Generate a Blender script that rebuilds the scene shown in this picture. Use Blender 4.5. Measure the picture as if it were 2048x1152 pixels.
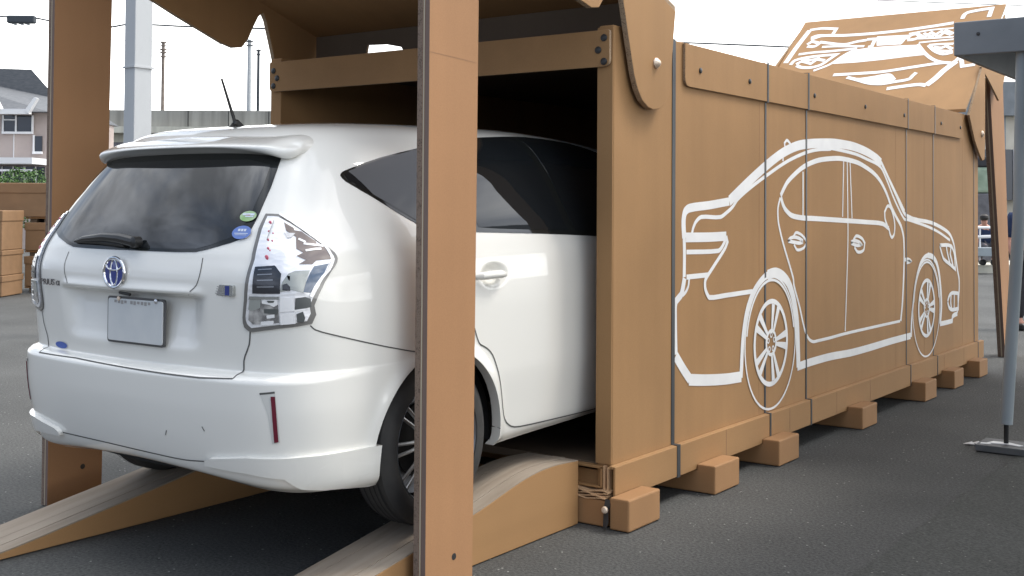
import bpy, bmesh, math, random, json
import numpy as np
from mathutils import Vector, Matrix
random.seed(7)
for o_ in list(bpy.data.objects): bpy.data.objects.remove(o_)
SC=bpy.context.scene; COL=SC.collection
R=math.radians
# ---------------------------------------------------------------- camera
def make_camera():
    f,yaw,pit,rol,cy=2325.57,0.6254,0.0221,0.0066,363.95
    fw=Vector((-math.sin(yaw),math.cos(yaw),0)); rt=Vector((math.cos(yaw),math.sin(yaw),0)); up=Vector((0,0,1))
    fw2=fw*math.cos(pit)+up*math.sin(pit); u2=-fw*math.sin(pit)+up*math.cos(pit)
    r3=rt*math.cos(rol)+u2*math.sin(rol); u3=-rt*math.sin(rol)+u2*math.cos(rol)
    cd=bpy.data.cameras.new('camera'); co=bpy.data.objects.new('camera',cd); COL.objects.link(co)
    m=Matrix((( r3.x,u3.x,-fw2.x,0),(r3.y,u3.y,-fw2.y,0),(r3.z,u3.z,-fw2.z,1.45),(0,0,0,1)))
    co.matrix_world=m
    cd.sensor_width=36; cd.lens=f/2048*36; cd.shift_y=-(576-cy)/2048
    cd.clip_start=.05; cd.clip_end=3000
    SC.camera=co
make_camera()
# ---------------------------------------------------------------- sky, sun, exposure
SUN_EL=R(58); SUN_AZ=R(50)     # azimuth of the sun from +X towards +Y
SC.view_settings.view_transform='Standard'; SC.view_settings.look='None'
SC.view_settings.exposure=0.80; SC.view_settings.gamma=1
def make_world():
    w=bpy.data.worlds.new('World'); SC.world=w; w.use_nodes=True
    nt=w.node_tree; N=nt.nodes; L=nt.links; N.clear()
    out=N.new('ShaderNodeOutputWorld'); bg=N.new('ShaderNodeBackground'); bg.inputs['Strength'].default_value=.125
    sky=N.new('ShaderNodeTexSky'); sky.sky_type='NISHITA'; sky.sun_disc=False
    sky.sun_elevation=SUN_EL; sky.sun_rotation=R(90)-SUN_AZ
    sky.air_density=1.2; sky.dust_density=2.5
    tc=N.new('ShaderNodeTexCoord')
    mp=N.new('ShaderNodeMapping'); mp.inputs['Scale'].default_value=(1,1,2.2)
    nz=N.new('ShaderNodeTexNoise'); nz.inputs['Scale'].default_value=2.3; nz.inputs['Detail'].default_value=7; nz.inputs['Roughness'].default_value=.55
    cr=N.new('ShaderNodeValToRGB'); cr.color_ramp.elements[0].position=.40; cr.color_ramp.elements[1].position=.60
    cr.color_ramp.elements[0].color=(.12,.12,.12,1)
    sep=N.new('ShaderNodeSeparateXYZ')
    hz=N.new('ShaderNodeMapRange'); hz.inputs['From Min'].default_value=.12; hz.inputs['From Max'].default_value=.45
    hz.inputs['To Min'].default_value=1; hz.inputs['To Max'].default_value=0
    mx=N.new('ShaderNodeMath'); mx.operation='MAXIMUM'
    mix=N.new('ShaderNodeMixRGB'); 
    # cloud is brightest on the sun's side, duller and bluer on the far side of the sky
    sv=(.25,.8,.3)
    dt=N.new('ShaderNodeVectorMath');dt.operation='DOT_PRODUCT';dt.inputs[1].default_value=sv
    L.new(tc.outputs['Generated'],dt.inputs[0])
    br=N.new('ShaderNodeMapRange');br.inputs['From Min'].default_value=-.38;br.inputs['From Max'].default_value=.18
    L.new(dt.outputs['Value'],br.inputs['Value'])
    cc=N.new('ShaderNodeMixRGB');cc.inputs['Color1'].default_value=(3.1,3.5,4.3,1);cc.inputs['Color2'].default_value=(14.5,14.5,14.3,1)
    L.new(br.outputs[0],cc.inputs['Fac']);
    n3=N.new('ShaderNodeTexNoise');n3.inputs['Scale'].default_value=3.1;n3.inputs['Detail'].default_value=6;n3.inputs['Distortion'].default_value=.4
    m3=N.new('ShaderNodeMapRange');m3.inputs['From Min'].default_value=.36;m3.inputs['From Max'].default_value=.62;m3.inputs['To Min'].default_value=.50;m3.inputs['To Max'].default_value=1.45
    L.new(mp.outputs[0],n3.inputs['Vector']);L.new(n3.outputs['Fac'],m3.inputs['Value'])
    v3=N.new('ShaderNodeVectorMath');v3.operation='SCALE';L.new(cc.outputs[0],v3.inputs[0]);L.new(m3.outputs[0],v3.inputs['Scale']);L.new(v3.outputs[0],mix.inputs['Color2'])
    L.new(tc.outputs['Generated'],mp.inputs['Vector']); L.new(mp.outputs[0],nz.inputs['Vector'])
    L.new(nz.outputs['Fac'],cr.inputs[0]); L.new(tc.outputs['Generated'],sep.inputs[0])
    L.new(sep.outputs['Z'],hz.inputs['Value'])
    L.new(cr.outputs[0],mx.inputs[0]); L.new(hz.outputs[0],mx.inputs[1])
    L.new(mx.outputs[0],mix.inputs['Fac']); L.new(sky.outputs[0],mix.inputs['Color1'])
    L.new(mix.outputs[0],bg.inputs['Color']); L.new(bg.outputs[0],out.inputs['Surface'])
make_world()
def make_sun():
    ld=bpy.data.lights.new('sun','SUN'); ld.energy=1.5; ld.angle=R(16); ld.color=(1,.96,.9)
    lo=bpy.data.objects.new('sun',ld); COL.objects.link(lo)
    d=Vector((math.cos(SUN_EL)*math.cos(SUN_AZ),math.cos(SUN_EL)*math.sin(SUN_AZ),math.sin(SUN_EL)))
    lo.rotation_euler=d.to_track_quat('Z','Y').to_euler(); lo.location=(6,-4,12)
make_sun()
SC.render.resolution_x=1024; SC.render.resolution_y=576
SC.cycles.max_bounces=8

# ---------------------------------------------------------------- materials
def pbsdf(name,col,rough=.6,metal=0,coat=0,coat_r=.03,spec=.5):
    m=bpy.data.materials.new(name); m.use_nodes=True
    b=m.node_tree.nodes['Principled BSDF']
    b.inputs['Base Color'].default_value=(*col,1); b.inputs['Roughness'].default_value=rough
    b.inputs['Metallic'].default_value=metal; b.inputs['Coat Weight'].default_value=coat
    b.inputs['Coat Roughness'].default_value=coat_r; b.inputs['Specular IOR Level'].default_value=spec
    return m
def noisy(m,c1,c2,scale=8,stretch=(1,1,1),detail=5,bump=0,bscale=None,p0=.3,p1=.7,coord='Object',rough=None):
    nt=m.node_tree;N=nt.nodes;L=nt.links;b=N['Principled BSDF']
    tc=N.new('ShaderNodeTexCoord');mp=N.new('ShaderNodeMapping');mp.inputs['Scale'].default_value=stretch
    nz=N.new('ShaderNodeTexNoise');nz.inputs['Scale'].default_value=scale;nz.inputs['Detail'].default_value=detail
    cr=N.new('ShaderNodeValToRGB');cr.color_ramp.elements[0].position=p0;cr.color_ramp.elements[1].position=p1
    cr.color_ramp.elements[0].color=(*c1,1);cr.color_ramp.elements[1].color=(*c2,1)
    L.new(tc.outputs[coord],mp.inputs[0]);L.new(mp.outputs[0],nz.inputs['Vector']);L.new(nz.outputs['Fac'],cr.inputs[0])
    L.new(cr.outputs[0],b.inputs['Base Color'])
    if bump:
        bn=N.new('ShaderNodeBump');bn.inputs['Strength'].default_value=bump;bn.inputs['Distance'].default_value=.01
        n2=N.new('ShaderNodeTexNoise');n2.inputs['Scale'].default_value=bscale or scale*4;n2.inputs['Detail'].default_value=4
        L.new(mp.outputs[0],n2.inputs['Vector']);L.new(n2.outputs['Fac'],bn.inputs['Height']);L.new(bn.outputs[0],b.inputs['Normal'])
    if rough:
        mr=N.new('ShaderNodeMapRange');mr.inputs['To Min'].default_value=rough[0];mr.inputs['To Max'].default_value=rough[1]
        L.new(nz.outputs['Fac'],mr.inputs['Value']);L.new(mr.outputs[0],b.inputs['Roughness'])
    return m
def cardboard(name,c,axis='z',amp=1.0):
    """kraft board: mottled brown, faint flute ribs along one axis, broad handling marks"""
    m=pbsdf(name,c,.72,spec=.3);nt=m.node_tree;N=nt.nodes;L=nt.links;b=N['Principled BSDF']
    tc=N.new('ShaderNodeTexCoord');sep=N.new('ShaderNodeSeparateXYZ');L.new(tc.outputs['Object'],sep.inputs[0])
    n1=N.new('ShaderNodeTexNoise');n1.inputs['Scale'].default_value=1.1;n1.inputs['Detail'].default_value=4
    st=N.new('ShaderNodeMapping');st.inputs['Scale'].default_value={'z':(5,5,.25),'y':(5,.25,5),'x':(.25,5,5)}[axis]
    n2=N.new('ShaderNodeTexNoise');n2.inputs['Scale'].default_value=1.6;n2.inputs['Detail'].default_value=4
    n3=N.new('ShaderNodeTexNoise');n3.inputs['Scale'].default_value=260;n3.inputs['Detail'].default_value=2
    L.new(tc.outputs['Object'],n1.inputs['Vector']);L.new(tc.outputs['Object'],st.inputs[0]);L.new(st.outputs[0],n2.inputs['Vector']);L.new(tc.outputs['Object'],n3.inputs['Vector'])
    def mr(src,a,bb,f0=.3,f1=.7):
        q=N.new('ShaderNodeMapRange');q.inputs['From Min'].default_value=f0;q.inputs['From Max'].default_value=f1
        q.inputs['To Min'].default_value=a;q.inputs['To Max'].default_value=bb;L.new(src,q.inputs['Value']);return q.outputs[0]
    def mul(a,bb):
        q=N.new('ShaderNodeMath');q.operation='MULTIPLY';L.new(a,q.inputs[0]);L.new(bb,q.inputs[1]);return q.outputs[0]
    v=mul(mul(mr(n1.outputs['Fac'],1-.12*amp,1+.09*amp),mr(n2.outputs['Fac'],1-.05*amp,1+.04*amp)),mr(n3.outputs['Fac'],.95,1.05))
    vm=N.new('ShaderNodeVectorMath');vm.operation='SCALE';vm.inputs[0].default_value=c;L.new(v,vm.inputs['Scale'])
    L.new(vm.outputs[0],b.inputs['Base Color'])
    bn2=N.new('ShaderNodeBump');bn2.inputs['Strength'].default_value=.25;bn2.inputs['Distance'].default_value=.03
    L.new(n1.outputs['Fac'],bn2.inputs['Height']);L.new(bn2.outputs[0],b.inputs['Normal'])
    return m
def fluted_edge(name,c):
    """cut edge of layered board: alternating paper and open flutes"""
    m=pbsdf(name,c,.9,spec=.2);nt=m.node_tree;N=nt.nodes;L=nt.links;b=N['Principled BSDF']
    tc=N.new('ShaderNodeTexCoord')
    v=N.new('ShaderNodeTexVoronoi');v.inputs['Scale'].default_value=130
    n=N.new('ShaderNodeTexNoise');n.inputs['Scale'].default_value=45;n.inputs['Detail'].default_value=3
    L.new(tc.outputs['Object'],v.inputs['Vector']);L.new(tc.outputs['Object'],n.inputs['Vector'])
    mm=N.new('ShaderNodeMath');mm.operation='ADD';L.new(v.outputs['Distance'],mm.inputs[0]);L.new(n.outputs['Fac'],mm.inputs[1])
    cr=N.new('ShaderNodeValToRGB');cr.color_ramp.elements[0].position=.55;cr.color_ramp.elements[1].position=1.0
    cr.color_ramp.elements[0].color=(c[0]*.45,c[1]*.45,c[2]*.45,1);cr.color_ramp.elements[1].color=(*c,1)
    L.new(mm.outputs[0],cr.inputs[0]);L.new(cr.outputs[0],b.inputs['Base Color'])
    return m
M={}
KR=(.345,.194,.084)
M['board']=cardboard('kraft_board',KR,'z')
M['board_h']=cardboard('kraft_board_flutes_along',KR,'y')
M['board_post']=cardboard('kraft_post_board',(.365,.194,.093),'z',.8)
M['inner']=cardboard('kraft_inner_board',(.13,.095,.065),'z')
M['edge']=fluted_edge('fluted_edge',(.36,.26,.17))
M['edge_grey']=noisy(pbsdf('worn_layered_edge',(.3,.25,.2),.9),(.22,.18,.14),(.36,.31,.25),9,(1,1,.3),4)
M['edge_light']=pbsdf('cut_board_edge',(.56,.36,.20),.8)
M['block']=cardboard('kraft_block',(.345,.188,.085),'z',.8)
M['ramp_top']=noisy(pbsdf('trodden_ramp_top',(.3,.25,.2),.85),(.25,.20,.15),(.34,.285,.225),2.2,(9,.5,4),4,.2)
M['strap']=pbsdf('black_strap',(.035,.04,.045),.45)
M['rivet']=pbsdf('black_plastic_fastener',(.03,.03,.03),.4)
M['brass']=noisy(pbsdf('pale_bolt',(.7,.5,.35),.4,.3),(.55,.36,.22),(.85,.75,.62),30)
M['white_tape']=noisy(pbsdf('white_paint_line',(.78,.78,.77),.5),(.72,.72,.72),(.82,.82,.81),6)
M['paint']=pbsdf('white_pearl_paint',(.78,.77,.72),.32,0,1,.02)
M['paint_skirt']=pbsdf('white_pearl_trim',(.76,.75,.70),.35,0,1,.03)
M['seam']=pbsdf('dark_panel_gap',(.09,.09,.085),.8)
M['glass']=pbsdf('tinted_glass',(.012,.014,.016),.015,0,0,spec=.95)
M['glass_side']=pbsdf('tinted_side_glass',(.010,.012,.014),.02,spec=.42)
M['frit']=pbsdf('black_glass_border',(.012,.014,.014),.06,spec=.55)
M['rubber']=noisy(pbsdf('tyre_rubber',(.03,.03,.03),.75),(.022,.022,.022),(.045,.043,.04),9)
M['blackplastic']=pbsdf('black_plastic',(.02,.02,.02),.4)
M['under']=pbsdf('dark_underbody',(.015,.015,.015),.9)
M['chrome']=pbsdf('chrome',(.75,.76,.78),.08,1)
M['alloy']=pbsdf('dark_alloy',(.36,.37,.38),.3,.8)
M['alloy_lip']=pbsdf('bright_alloy_edge',(.30,.31,.33),.3,.8)
M['redlens']=pbsdf('red_lens',(.13,.004,.02),.3,0,.5)
M['reddot']=pbsdf('red_bulb',(.62,.10,.16),.3,0,1)
M['bluelens']=pbsdf('blue_reflex_lens',(.05,.09,.16),.08,0,1)
M['brown_reflection']=pbsdf('brown_lens_reflection',(.17,.135,.12),.25,.2,1)  # brownish reflection in the lamp lens, painted as colour
M['darkgrid']=pbsdf('dark_lamp_grid',(.02,.022,.03),.2,.2,1)
M['rim_grey']=pbsdf('lamp_surround',(.16,.155,.145),.25,0,1)
M['white_sq']=pbsdf('white_reflector_block',(.9,.9,.9),.25,.2,1)
M['badgeblue']=pbsdf('blue_badge',(.01,.03,.22),.12,0,1)
M['steel']=noisy(pbsdf('painted_grey_steel',(.28,.31,.33),.5),(.22,.26,.28),(.31,.35,.37),3,(1,1,.4),5)
M['steel_beam']=noisy(pbsdf('painted_grey_beam',(.2,.22,.24),.55),(.15,.17,.185),(.21,.23,.245),2.5)
M['concrete']=noisy(pbsdf('weathered_concrete',(.3,.3,.27),.9),(.20,.195,.175),(.36,.355,.32),1.2,(2,2,.15),6)
M['asphalt']=None
def asphalt(name,lo,hi,speck):
    m=pbsdf(name,hi,.9,spec=.35);nt=m.node_tree;N=nt.nodes;L=nt.links;b=N['Principled BSDF']
    tc=N.new('ShaderNodeTexCoord')
    n1=N.new('ShaderNodeTexNoise');n1.inputs['Scale'].default_value=.7;n1.inputs['Detail'].default_value=5
    n2=N.new('ShaderNodeTexNoise');n2.inputs['Scale'].default_value=70;n2.inputs['Detail'].default_value=3;n2.inputs['Roughness'].default_value=.7
    vo=N.new('ShaderNodeTexVoronoi');vo.inputs['Scale'].default_value=22
    n4=N.new('ShaderNodeTexNoise');n4.inputs['Scale'].default_value=7;n4.inputs['Detail'].default_value=3
    for q in (n1,n2,vo,n4): L.new(tc.outputs['Object'],q.inputs['Vector'])
    cr=N.new('ShaderNodeValToRGB');cr.color_ramp.elements[0].position=.32;cr.color_ramp.elements[1].position=.66
    cr.color_ramp.elements[0].color=(*lo,1);cr.color_ramp.elements[1].color=(*hi,1);L.new(n1.outputs['Fac'],cr.inputs[0])
    g=N.new('ShaderNodeMapRange');g.inputs['From Min'].default_value=.3;g.inputs['From Max'].default_value=.7;g.inputs['To Min'].default_value=.5;g.inputs['To Max'].default_value=1.55
    L.new(n2.outputs['Fac'],g.inputs['Value'])
    vm=N.new('ShaderNodeVectorMath');vm.operation='SCALE';L.new(cr.outputs[0],vm.inputs[0]);L.new(g.outputs[0],vm.inputs['Scale'])
    s=N.new('ShaderNodeMath');s.operation='LESS_THAN';s.inputs[1].default_value=.10;L.new(vo.outputs['Distance'],s.inputs[0])
    s2=N.new('ShaderNodeMath');s2.operation='GREATER_THAN';s2.inputs[1].default_value=.53;L.new(n4.outputs['Fac'],s2.inputs[0])
    s3=N.new('ShaderNodeMath');s3.operation='MULTIPLY';L.new(s.outputs[0],s3.inputs[0]);L.new(s2.outputs[0],s3.inputs[1])
    mx=N.new('ShaderNodeMixRGB');mx.inputs['Color2'].default_value=(*speck,1);L.new(s3.outputs[0],mx.inputs['Fac']);L.new(vm.outputs[0],mx.inputs['Color1'])
    L.new(mx.outputs[0],b.inputs['Base Color'])
    bn=N.new('ShaderNodeBump');bn.inputs['Strength'].default_value=.7;bn.inputs['Distance'].default_value=.008;L.new(n2.outputs['Fac'],bn.inputs['Height']);L.new(bn.outputs[0],b.inputs['Normal'])
    return m
M['asphalt']=asphalt('asphalt',(.055,.056,.054),(.086,.087,.084),(.33,.33,.31))
M['asphalt_shade']=asphalt('shaded_asphalt',(.050,.052,.048),(.068,.070,.066),(.25,.25,.22))  # asphalt darkened to carry the canopy's shade
def chromelens():
    """clear lamp with fluted bright reflector behind"""
    m=pbsdf('clear_lamp_reflector',(.86,.86,.87),.30,.35,1,.02);nt=m.node_tree;N=nt.nodes;L=nt.links;b=N['Principled BSDF']
    tc=N.new('ShaderNodeTexCoord');v=N.new('ShaderNodeTexVoronoi');v.inputs['Scale'].default_value=26
    mp=N.new('ShaderNodeMapping');mp.inputs['Scale'].default_value=(1,1,2.2)
    L.new(tc.outputs['Object'],mp.inputs[0]);L.new(mp.outputs[0],v.inputs['Vector'])
    bn=N.new('ShaderNodeBump');bn.inputs['Strength'].default_value=.35;bn.inputs['Distance'].default_value=.004;L.new(v.outputs['Distance'],bn.inputs['Height']);L.new(bn.outputs[0],b.inputs['Normal'])
    return m
M['lens']=chromelens()
M['star']=pbsdf('bright_facet_reflector',(.92,.92,.93),.4,.1,1)

# ---------------------------------------------------------------- builders
def tag(o,label=None,cat=None,group=None,kind=None):
    if label:o['label']=label
    if cat:o['category']=cat
    if group:o['group']=group
    if kind:o['kind']=kind
    return o
def empty(name,loc,label,cat,group=None):
    o=bpy.data.objects.new(name,None);o.empty_display_size=.2;COL.objects.link(o);o.location=loc;tag(o,label,cat,group);return o
class MB:
    def __init__(s): s.v=[];s.f=[];s.m=[];s.sm=[]
    def add(s,vs,fs,mi=0,smooth=False):
        k=len(s.v);s.v+=[tuple(map(float,p)) for p in vs]
        for i,f in enumerate(fs):
            s.f.append([k+j for j in f]);s.m.append(mi[i] if isinstance(mi,list) else mi);s.sm.append(smooth)
        return s
    def box(s,x0,x1,y0,y1,z0,z1,mi=0):
        return s.add([(x0,y0,z0),(x1,y0,z0),(x1,y1,z0),(x0,y1,z0),(x0,y0,z1),(x1,y0,z1),(x1,y1,z1),(x0,y1,z1)],
          [(3,2,1,0),(4,5,6,7),(0,1,5,4),(1,2,6,5),(2,3,7,6),(3,0,4,7)],mi)
    def prism(s,pts,axis,a,b,mi=0,rim=None):
        """outline in the plane across axis, from a to b along it"""
        A=sum(pts[i][0]*pts[(i+1)%len(pts)][1]-pts[(i+1)%len(pts)][0]*pts[i][1] for i in range(len(pts)))
        if A<0:pts=pts[::-1]
        def P(p,t): return {'x':(t,p[0],p[1]),'y':(p[0],t,p[1]),'z':(p[0],p[1],t)}[axis]
        n=len(pts);vs=[P(p,a) for p in pts]+[P(p,b) for p in pts]
        fs=[list(range(n))[::-1],list(range(n,2*n))]+[[i,(i+1)%n,n+(i+1)%n,n+i] for i in range(n)]
        if axis=='y': fs=[q[::-1] for q in fs]
        r=mi if rim is None else rim
        return s.add(vs,fs,[mi,mi]+[r]*n)
    def tube(s,pts,rad,n=12,mi=0,cap=True):
        pts=[Vector(p) for p in pts];rad=rad if isinstance(rad,(list,tuple)) else [rad]*len(pts)
        vs=[];fs=[];up=None
        for i,p in enumerate(pts):
            t=(pts[min(i+1,len(pts)-1)]-pts[max(i-1,0)]).normalized()
            if up is None: up=Vector((0,0,1)) if abs(t.z)<.9 else Vector((1,0,0))
            a=t.cross(up).normalized();b=t.cross(a).normalized();up=b if abs(t.dot(b))<.5 else up
            for k in range(n):
                an=2*math.pi*k/n;vs.append(p+a*math.cos(an)*rad[i]+b*math.sin(an)*rad[i])
            up=Vector((0,0,1)) if abs(t.z)<.9 else Vector((1,0,0))
        for i in range(len(pts)-1):
            for k in range(n): fs.append((i*n+k,i*n+(k+1)%n,(i+1)*n+(k+1)%n,(i+1)*n+k))
        if cap: fs.append(tuple(range(n))[::-1]);fs.append(tuple(range((len(pts)-1)*n,len(pts)*n)))
        return s.add(vs,fs,mi,True)
    def lathe(s,prof,c,axis='x',n=48,mi=0,closed=False):
        """profile of (offset along axis, radius)"""
        vs=[];fs=[]
        for (a,r) in prof:
            for k in range(n):
                an=2*math.pi*k/n;u,w=r*math.cos(an),r*math.sin(an)
                vs.append({'x':(c[0]+a,c[1]+u,c[2]+w),'y':(c[0]+u,c[1]+a,c[2]+w),'z':(c[0]+u,c[1]+w,c[2]+a)}[axis])
        m=len(prof)
        for i in range(m if closed else m-1):
            j=(i+1)%m
            for k in range(n): fs.append((i*n+k,i*n+(k+1)%n,j*n+(k+1)%n,j*n+k))
        return s.add(vs,fs,mi,True)
    def build(s,name,mats,parent=None,bevel=0,loc=None,seg=2,sharp=35):
        me=bpy.data.meshes.new(name)
        off=Vector(loc) if loc else Vector((0,0,0))
        me.from_pydata([tuple(Vector(p)-off) for p in s.v],[],s.f)
        for m_ in (mats if isinstance(mats,(list,tuple)) else [mats]): me.materials.append(m_)
        me.polygons.foreach_set('material_index',s.m);me.polygons.foreach_set('use_smooth',[bool(x) for x in s.sm])
        bm=bmesh.new();bm.from_mesh(me);bmesh.ops.recalc_face_normals(bm,faces=bm.faces)
        if any(s.sm):
            for e in bm.edges:
                if len(e.link_faces)==2 and e.calc_face_angle(0)>R(sharp): e.smooth=False
        bm.to_mesh(me);bm.free()
        o=bpy.data.objects.new(name,me);COL.objects.link(o);o.location=off
        if parent is not None: attach(o,parent)
        if bevel:
            b=o.modifiers.new('bevel','BEVEL');b.width=bevel;b.segments=seg;b.limit_method='ANGLE';b.angle_limit=R(50)
        return o
def world_loc(o):
    v=Vector(o.location)
    while o.parent is not None:
        o=o.parent;v+=Vector(o.location)
    return v
def attach(o,p):
    o.parent=p;o.location=Vector(o.location)-world_loc(p)
def ribbon(pts,w,closed=False):
    """flat outline strip in 2-D: list of left and right points"""
    P=[np.array(p,float) for p in pts];n=len(P);L_=[];R_=[]
    for i in range(n):
        a=P[(i-1)%n] if (closed or i>0) else P[i];b=P[(i+1)%n] if (closed or i<n-1) else P[i]
        d1=P[i]-a;d2=b-P[i]
        d1=d1/(np.linalg.norm(d1)+1e-9);d2=d2/(np.linalg.norm(d2)+1e-9)
        if np.linalg.norm(P[i]-a)<1e-9:d1=d2
        if np.linalg.norm(b-P[i])<1e-9:d2=d1
        t=d1+d2;t=t/(np.linalg.norm(t)+1e-9);nn=np.array([-t[1],t[0]]);c=max(.45,abs(nn@np.array([-d1[1],d1[0]])))
        L_.append(P[i]+nn*w/2/c);R_.append(P[i]-nn*w/2/c)
    return L_,R_
def smooth_line(pts,k=4):
    P=[np.array(p,float) for p in pts]
    if len(P)<3:return P
    out=[]
    for i in range(len(P)-1):
        p0=P[max(i-1,0)];p1=P[i];p2=P[i+1];p3=P[min(i+2,len(P)-1)]
        # centripetal-ish: damp tangents at uneven spacing
        l=np.linalg.norm(p2-p1);m1=(p2-p0);m2=(p3-p1)
        m1=m1/(np.linalg.norm(m1)+1e-9)*l*.9;m2=m2/(np.linalg.norm(m2)+1e-9)*l*.9
        # keep corners
        def ang(a,b):
            return float(a@b)/(np.linalg.norm(a)*np.linalg.norm(b)+1e-9)
        if i>0 and ang(p1-p0,p2-p1)<.5:m1=(p2-p1)
        if i<len(P)-2 and ang(p2-p1,p3-p2)<.5:m2=(p2-p1)
        for j in range(k):
            t=j/k;out.append(p1*(2*t**3-3*t*t+1)+m1*(t**3-2*t*t+t)+p2*(-2*t**3+3*t*t)+m2*(t**3-t*t))
    out.append(P[-1]);return out
def rounded(pts,r,seg=5):
    """round the corners of a 2-D outline; r may be a list"""
    n=len(pts);o=[]
    for i in range(n):
        p=np.array(pts[i],float);a=np.array(pts[i-1],float);b=np.array(pts[(i+1)%n],float);rr=r[i] if isinstance(r,(list,tuple)) else r
        if rr<=0:o.append(tuple(p));continue
        da=(a-p)/np.linalg.norm(a-p);db=(b-p)/np.linalg.norm(b-p);rr=min(rr,np.linalg.norm(a-p)*.49,np.linalg.norm(b-p)*.49)
        for k in range(seg+1):
            t=k/seg;q=(p+da*rr)*(1-t)**2+p*2*t*(1-t)+(p+db*rr)*t*t;o.append(tuple(q))
    return o
M['crease']=pbsdf('scored_crease',(.27,.15,.08),.8)
M['lens2']=noisy(pbsdf('clear_lamp_lower_reflector',(.45,.45,.46),.12,.7,1,.01),(.30,.30,.31),(.8,.8,.8),24,(1,1,1),3,.3,20,.40,.60)
M['paint_slot_shade']=pbsdf('white_pearl_slot_shade',(.60,.60,.57),.35,0,1)  # pearl paint toned down to shade the bumper recess
M['plate_frame']=pbsdf('plate_frame',(.10,.10,.10),.35,.4)
M['plate']=noisy(pbsdf('blank_plate',(.5,.53,.54),.45),(.50,.53,.54),(.62,.63,.62),5)
M['plate_marks']=pbsdf('faint_grey_marks',(.30,.29,.28),.5)
M['st_green']=noisy(pbsdf('green_sticker',(.2,.4,.1),.4),(.16,.36,.08),(.5,.6,.42),18)
M['st_pale']=pbsdf('pale_print',(.6,.66,.75),.4)
M['st_red']=pbsdf('reddish_print',(.6,.25,.2),.4)
M['st_blue']=pbsdf('blue_sticker',(.12,.2,.50),.4)
M['st_blue2']=pbsdf('deep_blue_sticker',(.06,.12,.42),.4)
M['chrome_dull']=pbsdf('satin_badge',(.42,.43,.42),.25,.8)
M['chrome_dark']=pbsdf('dark_chrome_letters',(.16,.15,.15),.25,.7)
M['roof_slate']=noisy(pbsdf('grey_roof_tiles',(.12,.13,.14),.8),(.10,.11,.12),(.15,.155,.165),6,(1,1,4))
M['render']=noisy(pbsdf('pinkish_render',(.46,.38,.34),.9),(.42,.35,.32),(.50,.42,.38),2)
M['white_trim']=pbsdf('white_trim',(.78,.78,.78),.6)
M['dark_glass']=pbsdf('dark_house_window',(.03,.035,.045),.08,spec=.6)
M['cream']=noisy(pbsdf('cream_wall',(.62,.58,.48),.9),(.56,.52,.43),(.68,.64,.54),1.5)
M['pale_concrete']=noisy(pbsdf('pale_concrete',(.55,.54,.46),.9),(.45,.44,.38),(.6,.59,.5),2,(2,2,.3))
M['leaf']=noisy(pbsdf('hedge_leaf',(.07,.14,.03),.6),(.035,.08,.015),(.10,.20,.045),3)
M['twig']=pbsdf('hedge_twig',(.06,.04,.025),.9)
M['post_side']=pbsdf('shaded_pillar',(.22,.24,.25),.6)
M['pillar']=noisy(pbsdf('pale_grey_pillar',(.45,.47,.48),.55),(.42,.44,.45),(.48,.50,.51),1.5,(1,1,.3))
M['pole_brown']=noisy(pbsdf('brown_pole',(.20,.16,.14),.8),(.16,.13,.11),(.24,.20,.17),3)
M['pole_grey']=noisy(pbsdf('grey_pole',(.42,.45,.47),.7),(.38,.41,.43),(.47,.49,.5),3)
M['wire']=pbsdf('cable',(.04,.05,.06),.6)
M['skin']=noisy(pbsdf('skin',(.55,.28,.20),.55),(.50,.25,.18),(.6,.32,.23),5)
M['navy']=noisy(pbsdf('navy_cloth',(.02,.035,.09),.9),(.015,.028,.07),(.03,.05,.12),8)
M['darkcloth']=noisy(pbsdf('dark_cloth',(.03,.03,.035),.9),(.02,.02,.025),(.045,.045,.05),8)
M['greycloth']=noisy(pbsdf('grey_cloth',(.10,.10,.115),.9),(.08,.08,.09),(.13,.13,.145),6)
M['greencloth']=noisy(pbsdf('pale_green_cloth',(.22,.29,.22),.9),(.17,.23,.17),(.28,.35,.27),4)
M['hair']=pbsdf('dark_hair',(.015,.012,.01),.6)
M['plate_steel']=noisy(pbsdf('dark_foot_plate',(.08,.085,.09),.6),(.06,.065,.065),(.12,.125,.13),6)
M['carton']=cardboard('carton_board',(.26,.155,.082),'x',1.2)
M['facet']=pbsdf('grey_lamp_facet',(.36,.38,.36),.2,.3,1)
M['facet_d']=pbsdf('dark_lamp_facet',(.10,.11,.11),.2,.3,1)
M['facet_l']=pbsdf('pale_lamp_facet',(.6,.6,.61),.2,.3,1)
M['edge_dark']=fluted_edge('dark_open_flutes',(.21,.155,.12))
M['edge_pale']=pbsdf('pale_glue_layer',(.42,.36,.27),.85)
M['edge_violet']=pbsdf('brown_paper_layer',(.17,.12,.10),.85)
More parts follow.
